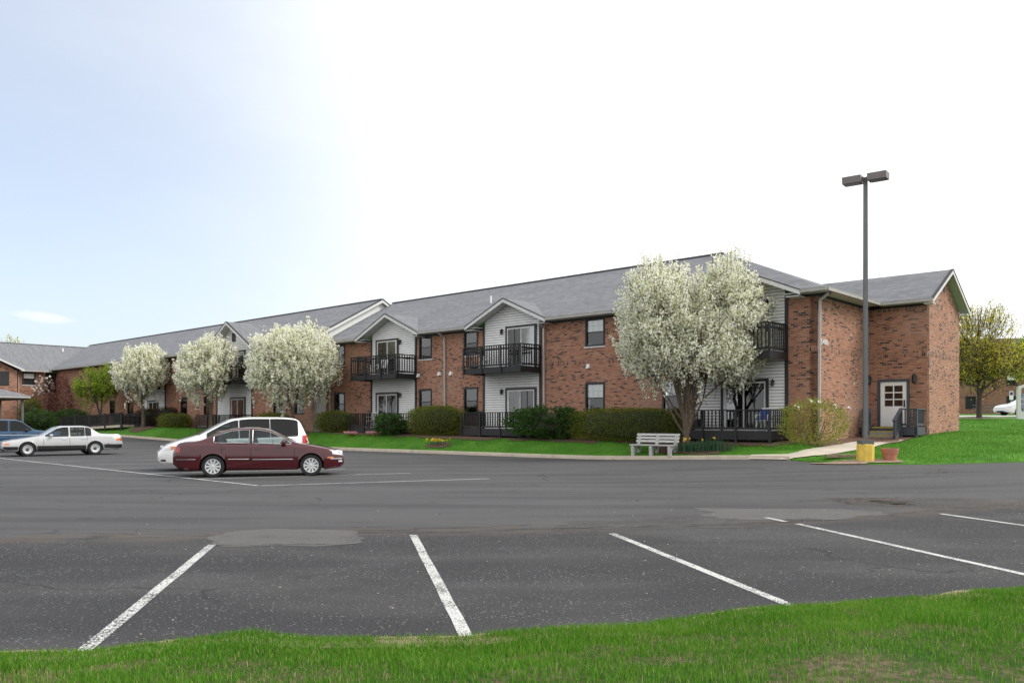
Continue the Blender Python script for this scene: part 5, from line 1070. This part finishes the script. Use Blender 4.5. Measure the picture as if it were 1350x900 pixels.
X, Y = wld(-4.75, -1.45); pl = thing('planter_box', 'dark window box planter hung on the deck rail behind the forked tree', 'planter', (X, Y, 1.25), BA); MB().add([(-.42, -.12, .03), (.42, -.12, .03), (.42, .12, .03), (-.42, .12, .03), (-.48, -.16, .40), (.48, -.16, .40), (.48, .16, .40), (-.48, .16, .40)], [(0, 3, 2, 1), (0, 1, 5, 4), (1, 2, 6, 5), (2, 3, 7, 6), (3, 0, 4, 7), (4, 5, 6, 7)]).build('box', 'black_plastic', pl); MB().box(-.44, .44, -.13, .13, .40, .44).build('soil', 'mulch', pl)
# ramp with railing at the far end
r0, r1 = wp(92, 74), wp(172, 67.5)
rt = thing('wheelchair_ramp', 'dark railed wheelchair ramp rising behind the lime green tree', 'ramp', (r0[0], r0[1], 0), 0)
D_ = Vector((r1[0] - r0[0], r1[1] - r0[1], 0)); nn = Vector((-D_.y, D_.x, 0)).normalized()
za, zb_ = .95, 1.32
MB().bar(Vector((0, 0, za - .1)), D_ + Vector((0, 0, zb_ - .1)), 1.5, .2).build('ramp_deck', 'concrete', rt)
for sd in (-.75, .75):
    o_ = nn * sd; MB().bar(o_ + Vector((0, 0, za + .95)), D_ + o_ + Vector((0, 0, zb_ + .95)), .12, .07).build('handrail', 'deck_paint', rt); MB().bar(o_ + Vector((0, 0, za + .12)), D_ + o_ + Vector((0, 0, zb_ + .12)), .06, .1).build('rail', 'deck_paint', rt)
    b = MB()
    for i in range(1, 56): q = D_ * (i / 56) + o_; z = za + (zb_ - za) * i / 56; b.box(q.x - .022, q.x + .022, q.y - .022, q.y + .022, z + .12, z + .93)
    tag(b.build('balusters', 'deck_paint', rt), kind='stuff')
    for i in range(5): q = D_ * (i / 4) + o_; MB().box(q.x - .07, q.x + .07, q.y - .07, q.y + .07, .3, za + (zb_ - za) * i / 4 + 1.0).build('post', 'deck_paint', rt)
# entrance sign at the right edge
h = hit(1343, 552); k = h[1] / F; sg = thing('entrance_sign', 'white framed sign with dark blue text panels on the right lawn', 'sign', (h[0], h[1], h[2] - .05), math.radians(-8))
sw, sh = 2.3, 46 * k
for x in (.0, sw): MB().box(x - .10, x + .10, -.10, .10, 0, sh - .12).build('post', 'sign_white', sg)
arc = MB(); n = 12
arc.prism([(sw * i / n + (-.1 if i == 0 else .1 if i == n else 0), -.09, sh - .12 + .30 * math.sin(math.pi * i / n)) for i in range(n + 1)] + [(sw * i / n, -.09, sh - .26 + .30 * math.sin(math.pi * i / n)) for i in range(n, -1, -1)], (0, .18, 0)); arc.build('arch', 'sign_white', sg)
MB().box(.1, sw - .1, -.08, .08, .03, 11 * k).build('base_panel', 'sign_white', sg)
for z0 in (.29, .45, .61):
    p_ = MB().box(.11, sw - .11, -.05, .05, sh * (z0 - .0), sh * (z0 + .145)).build('text_panel', 'sign_blue', sg)
    for q in (.03, .075, .115): MB().box(.16, .16 + random.uniform(.7, 1.5), -.056, -.051, sh * (z0 + q) - .010, sh * (z0 + q) + .022).build('lettering', 'sign_white', p_)
h = hit(1333, 549.0); ps = thing('parking_sign', 'small blue and white parking sign on a thin post beyond the lawn', 'sign', (h[0], 72.0 * h[0] / h[0], zlawn(h[0], 72.0))); ps.location = ((1333 - CX) / F * 72, 72, zlawn((1333 - CX) / F * 72, 72) - .05); MB().tube([(0, 0, 0), (0, 0, 2.2)], .03, 6).build('post', 'gutter', ps); s_ = MB().box(-.17, .17, -.05, -.03, 1.45, 2.2).build('plate', 'sign_white', ps); MB().box(-.12, .12, -.056, -.051, 1.85, 2.12).build('emblem', 'sign_blue', s_)
# thin marker stakes in the far lawn
# ------------------------------------------------------------------ vehicles
def smooth_interp(pts, xs, sig=.05):
    px, pz = zip(*pts); g = np.linspace(px[0] - .0, px[-1], 600); z = np.interp(g, px, pz); k = int(max(1, sig / (g[1] - g[0]))); ker = np.hanning(2 * k + 3); ker /= ker.sum()
    zz = np.convolve(np.pad(z, k + 1, mode='edge'), ker, 'valid'); return np.interp(xs, g, zz)
class Car:
    def __init__(s, c): s.c = c; s.W = c['W'] / 2
    def top(s, x): return float(smooth_interp(s.c['top'], np.array([x]), s.c.get('sig', .05))[0])
    def pre(s, xs):
        s.xs = xs; c = s.c; s.zt = smooth_interp(c['top'], xs, c.get('sig', .05)); s.zb = np.interp(xs, *zip(*c['belt'])); s.bot = smooth_interp(c['bot'], xs, .03); L = c['L']
        u = np.minimum(xs, L - xs); fl = c.get('nose', .80); s.w = s.W * (fl + (1 - fl) * np.clip(1 - (1 - np.clip(u / c.get('round', .75), 0, 1)) ** 2.6, 0, 1))
        s.hmax = max(s.zt - s.zb)
        s.zb = np.minimum(s.zb, s.zt - .035)
    def sect(s, i):
        W, zb, zt, z0 = s.w[i], s.zb[i], s.zt[i], s.bot[i]; h = zt - zb; g = min(1, max(0, (h - .05) / (s.hmax - .05))); tum = s.c.get('tum', .22); wr = W * (.90 - tum * g ** .9) if g > 0 else W * .88
        P = [(W * .5, z0 + .03), (W * .90, z0), (W * .975, z0 + .06), (W * 1.0, z0 + .42 * (zb - z0)), (W * .995, z0 + .66 * (zb - z0)), (W * .97, zb - .05), (W * .925, zb)]
        zs = zt - .055 * min(1, h / .3) - .012
        for t in (.25, .5, .75, 1): P.append((W * .915 + (wr - W * .915) * t, zb + (zs - zb) * t))
        P += [(wr - .05 * W, zs + (zt - zs) * .6), (wr * .62, zt - .006), (0, zt)]
        out = []
        for k, (y, z) in enumerate(P):
            if k <= 4:
                for xc in s.c['wheels']:
                    R = s.c['arch']; dx = s.xs[i] - xc
                    if abs(dx) < R: z = max(z, s.c['wr'] + math.sqrt(R * R - dx * dx) * 1.0)
            out.append((y, min(z, zb - .02 * (6 - k)) if k < 6 and z > zb else z))
        return out
    def ys(s, x, z):
        i = int(np.clip(np.searchsorted(s.xs, x), 1, len(s.xs) - 1)); t = (x - s.xs[i-1]) / max(1e-6, s.xs[i] - s.xs[i-1]); r = []
        for j in (i - 1, i): P = s.raw[j]; r.append(np.interp(z, [p[1] for p in P[1:12]], [p[0] for p in P[1:12]]))
        return float(r[0] * (1 - t) + r[1] * t)
def make_car(c, name, label, front_center, heading, cat='car', zoff=0):
    """front_center: world point under the middle of the front axle; heading: direction the car faces"""
    k = Car(c); L = c['L']; R = c['arch']; xs = set(np.round(np.linspace(0, L, int(L / .045)), 4)) | {.015, .03, L - .015, L - .03}
    for xc in c['wheels']: xs |= {round(xc + R * math.cos(a), 4) for a in np.linspace(0, math.pi, 17)} | {round(xc - R - .002, 4), round(xc + R + .002, 4)}
    xs = np.array(sorted(xs)); k.pre(xs)
    aw = c['wheels']; c2 = dict(c); c2['wheels'] = []; k.c = c2; k.raw = [k.sect(i) for i in range(len(xs))]; k.c = c; S_ = [k.sect(i) for i in range(len(xs))]
    n = len(S_[0]); ang = math.atan2(heading[1], heading[0]); x0 = c['wheels'][0]
    T = thing(name, label, cat, (front_center[0], front_center[1], zlot(*front_center)), ang)
    XF = lambda x: -(x - x0)                           # local x: forward
    def winpoly(a, b, s0=0, s1=0, lo=.03, hi=.075):
        q = np.linspace(a, b, 24); zt = np.interp(q, xs, k.zt); zb = np.interp(q, xs, k.zb); up = zt - hi; dn = zb + lo; ok = up > dn + .02
        q, up, dn = q[ok], up[ok], dn[ok]; m = len(q)
        return [(x + s0 * (1 - i / (m-1)) , z) for i, (x, z) in enumerate(zip(q, dn))] + [(x, z) for x, z in zip(q[::-1], up[::-1])]
    wins = [winpoly(*w) for w in c['windows']]
    def inside(x, z, poly):
        r = False; j = len(poly) - 1
        for i in range(len(poly)):
            (xi, zi), (xj, zj) = poly[i], poly[j]
            if (zi > z) != (zj > z) and x < (xj - xi) * (z - zi) / (zj - zi) + xi: r = not r
            j = i
        return r
    body = MB(); ws = MB(); rw = MB(); idx = {}
    for i, P in enumerate(S_):
        for j, (y, z) in enumerate(P): body.v.append((XF(xs[i]), y, z)); 
    NN = len(body.v)
    for i, P in enumerate(S_):
        for j, (y, z) in enumerate(P): body.v.append((XF(xs[i]), -y, z))
    fw, rr = c['ws'], c['rw']
    for i in range(len(xs) - 1):
        xm = (xs[i] + xs[i+1]) / 2
        for j in range(n - 1):
            zm = (S_[i][j][1] + S_[i][j+1][1] + S_[i+1][j][1] + S_[i+1][j+1][1]) / 4
            if 6 <= j <= 9 and any(inside(xm, zm, w) for w in wins): continue
            for o, fl in ((0, False), (NN, True)):
                f = (o+i*n+j, o+i*n+j+1, o+(i+1)*n+j+1, o+(i+1)*n+j); f = f[::-1] if fl else f
                if j >= 11 and fw[0] < xm < fw[1]: ws.poly(*[body.v[q] for q in f])
                elif j >= 11 and rr[0] < xm < rr[1]: rw.poly(*[body.v[q] for q in f])
                else: body.f.append(f)
    for i in (0, len(xs) - 1): body.f.append(tuple([i*n+j for j in range(n)] + [NN+i*n+j for j in reversed(range(n - 1))]))
    bo = MB(); bo.v = body.v; bo.f = body.f
    me = bpy.data.meshes.new('body'); me.from_pydata(bo.v, [], bo.f); me.materials.append(MAT(c['paint'])); b_ = bmesh.new(); b_.from_mesh(me); bmesh.ops.remove_doubles(b_, verts=b_.verts, dist=.0008); bmesh.ops.recalc_face_normals(b_, faces=b_.faces); b_.to_mesh(me); b_.free()
    for p in me.polygons: p.use_smooth = True
    me.set_sharp_from_angle(angle=math.radians(32)); BO = link('body', me, T)
    ws.build('windscreen', c.get('glass', 'car_glass'), T, 60, fix=False); rw.build('rear_window', c.get('glass_rear', c.get('glass', 'car_glass')), T, 60, fix=False)
    for wi, w in enumerate(wins):
        for sd in (1, -1):
            g = MB(); g.v = [(XF(x), sd * (k.ys(x, z) + .003), z) for x, z in w]; m = len(w) // 2
            for i in range(m - 1): g.f.append((i, i + 1, len(w) - 2 - i, len(w) - 1 - i))
            wo_ = g.build('side_window', c.get('glass', 'car_glass') if wi == 0 else c.get('glass_rear', c.get('glass', 'car_glass')), T, fix=False)
            pts = g.v + [g.v[0]]; MB().tube(pts, c.get('frame_r', .009), 5).build('window_trim', c.get('frame', 'chrome'), wo_)
    def patch(pn, m, a, b, z0, z1, off=.006, sides=(1, -1), nx=6, nz=3, par=None, thick=.0, slope=0):
        for sd in sides:
            g = MB()
            for i in range(nx + 1):
                x = a + (b - a) * i / nx
                for j in range(nz + 1): z = z0 + (z1 - z0) * j / nz + slope * (x - a); g.v.append((XF(x), sd * (k.ys(x, z) + off), z))
            for i in range(nx):
                for j in range(nz): q = i*(nz+1)+j; g.f.append((q, q+1, q+nz+2, q+nz+1))
            if off > .01:
                ring = [i*(nz+1) for i in range(nx + 1)] + [nx*(nz+1)+j for j in range(1, nz + 1)] + [i*(nz+1)+nz for i in range(nx - 1, -1, -1)] + [j for j in range(nz - 1, 0, -1)]; base = len(g.v)
                for q in ring: x, y, z = g.v[q]; g.v.append((x, y - sd * (off + .01), z))
                for q in range(len(ring)): q2 = (q + 1) % len(ring); g.f.append((ring[q], ring[q2], base + q2, base + q))
            o = g.build(pn, m, par or T, 50)
    for d in c['patches']: patch(*d[:6], **(d[6] if len(d) > 6 else {}))
    # door seams, handles, mirrors
    for x in c['seams']:
        z0 = c['bot'][2][1] + .10; z1 = float(np.interp(x, xs, k.zb)) - .01; 
        inarch = any(abs(x - xc) < R + .02 for xc in aw)
        if inarch: z0 = max(z0, c['wr'] + R + .0)
        patch('door_seam', 'under', x - .006, x + .006, z0, z1, .003, nx=1, nz=6, par=BO)
    for x in c['handles']: zz = float(np.interp(x, xs, k.zb)) - .11; patch('door_handle', c.get('handle', c['paint']), x - .09, x + .09, zz - .02, zz + .02, .03, nx=3, nz=1)
    mx_ = c['mirror']; zz = float(np.interp(mx_, xs, k.zb)) + .07
    for sd in (1, -1): yb = k.W * .93; q = MB(); q.lathe([(0, -.10), (.065, -.085), (.08, 0), (.07, .085), (0, .10)], 10, 'y', (XF(mx_), sd * (yb + .10), zz)); q.bar((XF(mx_), sd * (yb - .06), zz - .05), (XF(mx_), sd * (yb + .08), zz - .02), .05, .04); q.build('mirror', c.get('mirror_mat', c['paint']), T, 50)
    # bumper faces and grille at the ends
    # underbody, seats
    u = MB(); u.box(XF(L - .12), XF(.12), -k.W * .60, k.W * .60, .24, .50); u.build('floor_pan', 'under', T)
    for xc in aw: MB().box(XF(xc + R + .06), XF(xc - R - .06), -k.W + .27, k.W - .27, .22, min(c['wr'] + R + .03, float(np.interp(xc, xs, k.zb)) - .06)).build('wheel_well', 'under', T)
    cab0, cab1 = fw[0] + .1, rr[1] - .15; u = MB(); u.box(XF(cab1), XF(cab0), -k.W * .88, k.W * .88, .50, .54); u.build('cabin_floor', 'under', T)
    db = float(np.interp(fw[0] + .35, xs, k.zb)) - .02; MB().box(XF(fw[0] + .60), XF(fw[0] + .1), -k.W * .82, k.W * .82, .55, db).build('dashboard', 'black_plastic', T)
    sf = c.get('seat', 'seat_cloth')
    for xr in c['seats']:
        for y in (-.36, .36):
            q = MB(); q.add([(XF(xr - .5), y - .24, .60), (XF(xr), y - .24, .55), (XF(xr), y + .24, .55), (XF(xr - .5), y + .24, .60), (XF(xr - .5), y - .24, .74), (XF(xr), y - .24, .70), (XF(xr), y + .24, .70), (XF(xr - .5), y + .24, .74)], [(0, 3, 2, 1), (4, 5, 6, 7), (0, 1, 5, 4), (1, 2, 6, 5), (2, 3, 7, 6), (3, 0, 4, 7)])
            q.bar((XF(xr), y, .62), (XF(xr + .16), y, c['H'] - .28), .46, .12, (1, 0, 0)); q.bar((XF(xr + .17), y, c['H'] - .27), (XF(xr + .20), y, c['H'] - .10), .26, .09, (1, 0, 0)); q.build('seat', sf, T)
    # wheels
    rw_, ry = c['wr'], k.W - .12
    ty = MB().lathe([(rw_ * .62, -.10), (rw_ * .90, -.105), (rw_ * .985, -.085), (rw_, -.04), (rw_, .04), (rw_ * .985, .085), (rw_ * .90, .105), (rw_ * .62, .10)], 36, 'y').mesh('tyre', 'tyre', 40)
    rs = rw_ * c.get('rimr', .64); hb = MB().lathe([(0, .03), (rs * .98, .03), (rs * .98, -.08)], 30, 'y').mesh('wheel', 'rim_dark' if c['spokes'] else 'rim', 40)
    rm_ = MB().lathe([(rs * 1.02, .07), (rs * 1.03, .102), (rs * .94, .102), (rs * .90, .07), (rs * .90, .03)], 32, 'y'); 
    if c['spokes']:
        for q in range(c['spokes']):
            t = 2 * math.pi * q / c['spokes']; d = Vector((math.cos(t), 0, math.sin(t))); s2 = Vector((-math.sin(t), 0, math.cos(t))); a0, a1, w0, w1 = rs * .16, rs * .93, rs * .09, rs * .155
            rm_.add([d*a0 - s2*w0 + Vector((0,.085,0)), d*a0 + s2*w0 + Vector((0,.085,0)), d*a1 + s2*w1 + Vector((0,.09,0)), d*a1 - s2*w1 + Vector((0,.09,0)), d*a0 - s2*w0 + Vector((0,.04,0)), d*a0 + s2*w0 + Vector((0,.04,0)), d*a1 + s2*w1 + Vector((0,.04,0)), d*a1 - s2*w1 + Vector((0,.04,0))], [(0,1,2,3),(0,4,5,1),(1,5,6,2),(2,6,7,3),(3,7,4,0)])
        rm_.lathe([(0, .10), (rs * .2, .095), (rs * .24, .06)], 16, 'y')
    else:
        rm_.lathe([(rs * .95, .05), (rs * .75, .075), (rs * .55, .06), (rs * .42, .06)], 28, 'y'); 
        hubm = MB().lathe([(rs * .42, .062), (rs * .34, .09), (rs * .2, .10), (0, .102)], 20, 'y').mesh('hub_cap', 'rim_dark', 40)
    rmm = rm_.mesh('rim', 'rim', 40)
    for xc in aw:
        for sd in (1, -1):
            wh = link('wheel', hb, T, (XF(xc), sd * ry, rw_), 0 if sd > 0 else math.pi); link('tyre', ty, wh); link('rim', rmm, wh)
            if not c['spokes']: link('hub_cap', hubm, wh)
    return T
sedan = dict(L=4.75, W=1.82, H=1.42, wheels=[.95, 3.66], wr=.315, arch=.365, frame_r=.0065, paint='maroon', spokes=10, rimr=.66, nose=.76, tum=.20, frame='chrome', sig=.16,
    top=[(0, .58), (.05, .66), (.16, .74), (.55, .84), (1.1, .94), (1.38, .99), (2.1, 1.37), (2.45, 1.425), (2.85, 1.425), (3.2, 1.39), (3.55, 1.28), (3.98, 1.07), (4.2, 1.03), (4.52, 1.01), (4.66, .97), (4.72, .82), (4.75, .62)],
    belt=[(0, .80), (1.3, .90), (3.9, .965), (4.75, .92)], bot=[(0, .34), (.12, .24), (.5, .19), (4.2, .20), (4.6, .25), (4.75, .38)], ws=(1.42, 2.22), rw=(3.30, 3.98), windows=[(1.52, 2.58), (2.68, 3.64)],
    seams=[1.42, 2.63, 3.42], handles=[2.42, 3.40], mirror=1.72, seats=[2.45, 3.35], glass='car_glass',
    patches=[('headlight', 'lens_clear', .04, .34, .60, .73, dict(slope=.12, nx=8)), ('tail_light', 'lens_red', 4.54, 4.73, .72, .88, {}), ('side_moulding', 'chrome', 1.46, 2.58, .49, .515, dict(off=.012)), ('side_moulding', 'chrome', 2.68, 3.25, .505, .53, dict(off=.012)), ('bumper_strip', 'chrome', .06, .40, .49, .515, dict(off=.010)), ('bumper_strip', 'chrome', 4.12, 4.66, .51, .53, dict(off=.010)), ('marker_light', 'lens_amber', .30, .48, .52, .56, {}), ('sill_moulding', 'maroon', 1.36, 3.28, .205, .27, dict(off=.016, nx=12)), ('fog_light', 'lens_clear', .05, .16, .40, .45, {}), ('door_pillar', 'black_plastic', 2.592, 2.668, .965, 1.34, dict(off=.010, nx=2))])
fx = Vector(gnd(283, 629)); fr = Vector(gnd(410, 627)); d = (fr - fx).normalized(); nrm = Vector((-d.y, d.x))
fa = fr + nrm * .80
make_car(sedan, 'sedan_car', 'dark maroon four door sedan parked before the white minivan', (fa.x, fa.y), d)
van = dict(L=4.80, W=1.94, H=1.75, wheels=[.94, 3.82], wr=.33, arch=.385, paint='white_paint', spokes=8, rimr=.62, nose=.66, round=.95, tum=.17, frame='black_plastic', frame_r=.010, sig=.2,
    top=[(0, .56), (.05, .66), (.22, .82), (.6, .97), (.95, 1.07), (1.2, 1.14), (2.0, 1.58), (2.3, 1.69), (2.8, 1.745), (3.9, 1.745), (4.3, 1.71), (4.48, 1.62), (4.66, 1.15), (4.74, 1.0), (4.80, .70)],
    belt=[(0, .86), (1.2, 1.00), (4.8, 1.10)], bot=[(0, .34), (.12, .25), (.5, .21), (4.3, .23), (4.65, .28), (4.8, .40)], ws=(1.22, 2.1), rw=(4.44, 4.69), windows=[(1.45, 2.42), (2.47, 3.42), (3.46, 4.36)],
    seams=[1.35, 2.45, 3.50], handles=[2.25, 2.65], mirror=1.60, mirror_mat='black_plastic', seats=[2.35, 3.2], glass='car_glass', glass_rear='car_glass_dark', seat='seat_cloth',
    patches=[('headlight', 'lens_clear', .12, .40, .66, .79, dict(slope=.10, nx=8)), ('turn_signal', 'lens_amber', .36, .48, .69, .79, dict(slope=.12, off=.009)), ('tail_light', 'lens_red', 4.50, 4.74, .86, 1.12, {}), ('fog_light', 'black_plastic', .08, .22, .32, .38, {})])
vw = Vector(gnd(240, 621)); dv = Vector((-.905, -.425)).normalized(); nv = Vector((-dv.y, dv.x)); 
va = vw - nv * .85 - dv * .24                                       # the van faces away to the left, near wheels on its left side
make_car(van, 'minivan', 'white minivan with dark rear glass parked behind the maroon sedan', (va.x, va.y), dv, 'minivan')
old = dict(L=5.03, W=1.84, H=1.40, wheels=[.98, 3.79], wr=.315, arch=.365, paint='silver', spokes=0, rimr=.62, nose=.86, round=.5, tum=.15, frame='black_plastic', frame_r=.010, sig=.08,
    top=[(0, .52), (.04, .66), (.3, .73), (1.2, .87), (1.55, .93), (2.2, 1.33), (2.45, 1.385), (3.35, 1.39), (3.58, 1.35), (3.96, 1.06), (4.1, 1.01), (4.88, .98), (4.97, .93), (5.01, .75), (5.03, .52)],
    belt=[(0, .70), (1.4, .87), (4.1, .91), (5.03, .90)], bot=[(0, .34), (.1, .26), (.5, .22), (4.4, .23), (4.8, .28), (5.03, .38)], ws=(1.58, 2.28), rw=(3.50, 3.95), windows=[(1.70, 2.66), (2.74, 3.34), (3.38, 3.62)],
    seams=[1.62, 2.70, 3.44], handles=[2.48, 3.30], handle='chrome', mirror=1.92, mirror_mat='silver', seats=[2.5, 3.4], glass='car_glass',
    patches=[('headlight', 'lens_clear', .02, .10, .55, .68, {}), ('turn_signal', 'lens_amber', .04, .26, .53, .61, dict(off=.008)), ('tail_light', 'lens_amber', 4.72, 4.90, .68, .79, {}), ('tail_light', 'lens_red', 4.91, 5.01, .66, .80, {}), ('reflector', 'lens_red', 4.30, 4.42, .51, .535, {}), ('lower_cladding', 'cladding', 1.36, 3.40, .235, .455, dict(off=.011, nx=16, nz=4)), ('lower_cladding', 'cladding', .03, .60, .30, .45, dict(off=.011, nx=8)), ('bumper', 'cladding', 4.18, 5.0, .32, .50, dict(off=.014, nx=8)), ('side_moulding', 'chrome', 1.36, 3.40, .462, .485, dict(off=.014, nx=12))])
f0 = Vector(gnd(36, 601.3)); f1 = Vector(gnd(122, 599.3)); d = (f0 - f1).normalized(); nl = Vector((-d.y, d.x)); fa = f0 - nl * .80
make_car(old, 'sedan_car', 'old silver sedan with black lower cladding parked beside the blue utility vehicle', (fa.x, fa.y), d)
suv = dict(L=4.75, W=1.80, H=1.72, wheels=[.82, 3.54], wr=.355, arch=.41, paint='blue', spokes=6, rimr=.60, nose=.90, round=.4, tum=.13, frame='black_plastic', frame_r=.011, sig=.08,
    top=[(0, .70), (.04, .95), (.2, 1.04), (1.2, 1.12), (1.38, 1.15), (1.95, 1.60), (2.2, 1.69), (4.3, 1.71), (4.5, 1.66), (4.66, 1.20), (4.72, 1.0), (4.75, .70)],
    belt=[(0, .96), (1.3, 1.07), (4.75, 1.09)], bot=[(0, .48), (.1, .38), (.5, .33), (4.3, .35), (4.6, .40), (4.75, .5)], ws=(1.40, 2.05), rw=(4.5, 4.68), windows=[(1.55, 2.50), (2.60, 3.42), (3.5, 4.36)],
    seams=[1.45, 2.55, 3.46], handles=[2.32, 3.25], handle='black_plastic', mirror=1.75, mirror_mat='black_plastic', seats=[2.4, 3.3], glass='car_glass_dark',
    patches=[('headlight', 'lens_clear', .03, .16, .78, .93, {}), ('tail_light', 'lens_red', 4.62, 4.72, .85, 1.1, {}), ('side_stripe', 'chrome', .3, 4.6, .88, .90, dict(off=.008, nx=30)), ('lower_cladding', 'cladding', 1.28, 3.08, .36, .52, dict(off=.012, nx=12)), ('bumper', 'cladding', .02, .36, .48, .66, dict(off=.02)), ('side_stripe', 'chrome', .3, 4.6, .60, .61, dict(off=.008, nx=30))])
sv = (-25.0, 44.4); ds = Vector((.84, .54)).normalized()
make_car(suv, 'utility_vehicle', 'dark blue utility vehicle parked beyond the old silver sedan', sv, ds, 'SUV')
p2 = dict(old); p2.update(paint='white_paint', spokes=6, L=4.75, patches=[('headlight', 'lens_clear', .04, .34, .56, .68, {}), ('tail_light', 'lens_red', 4.5, 4.72, .7, .85, {})], wheels=[.95, 3.62], nose=.78, round=.75, sig=.16, top=sedan['top'], belt=sedan['belt'], bot=sedan['bot'], ws=sedan['ws'], rw=sedan['rw'], windows=sedan['windows'], seams=sedan['seams'], handles=sedan['handles'], mirror=1.72, seats=sedan['seats'], frame='black_plastic')
wc = make_car(p2, 'sedan_car', 'white sedan on the far road beside the blue sign', (((1333 - CX) / F) * 63, 63), Vector((-.97, -.10)).normalized()); wc.location.z = zlawn(wc.location.x, wc.location.y) + .05
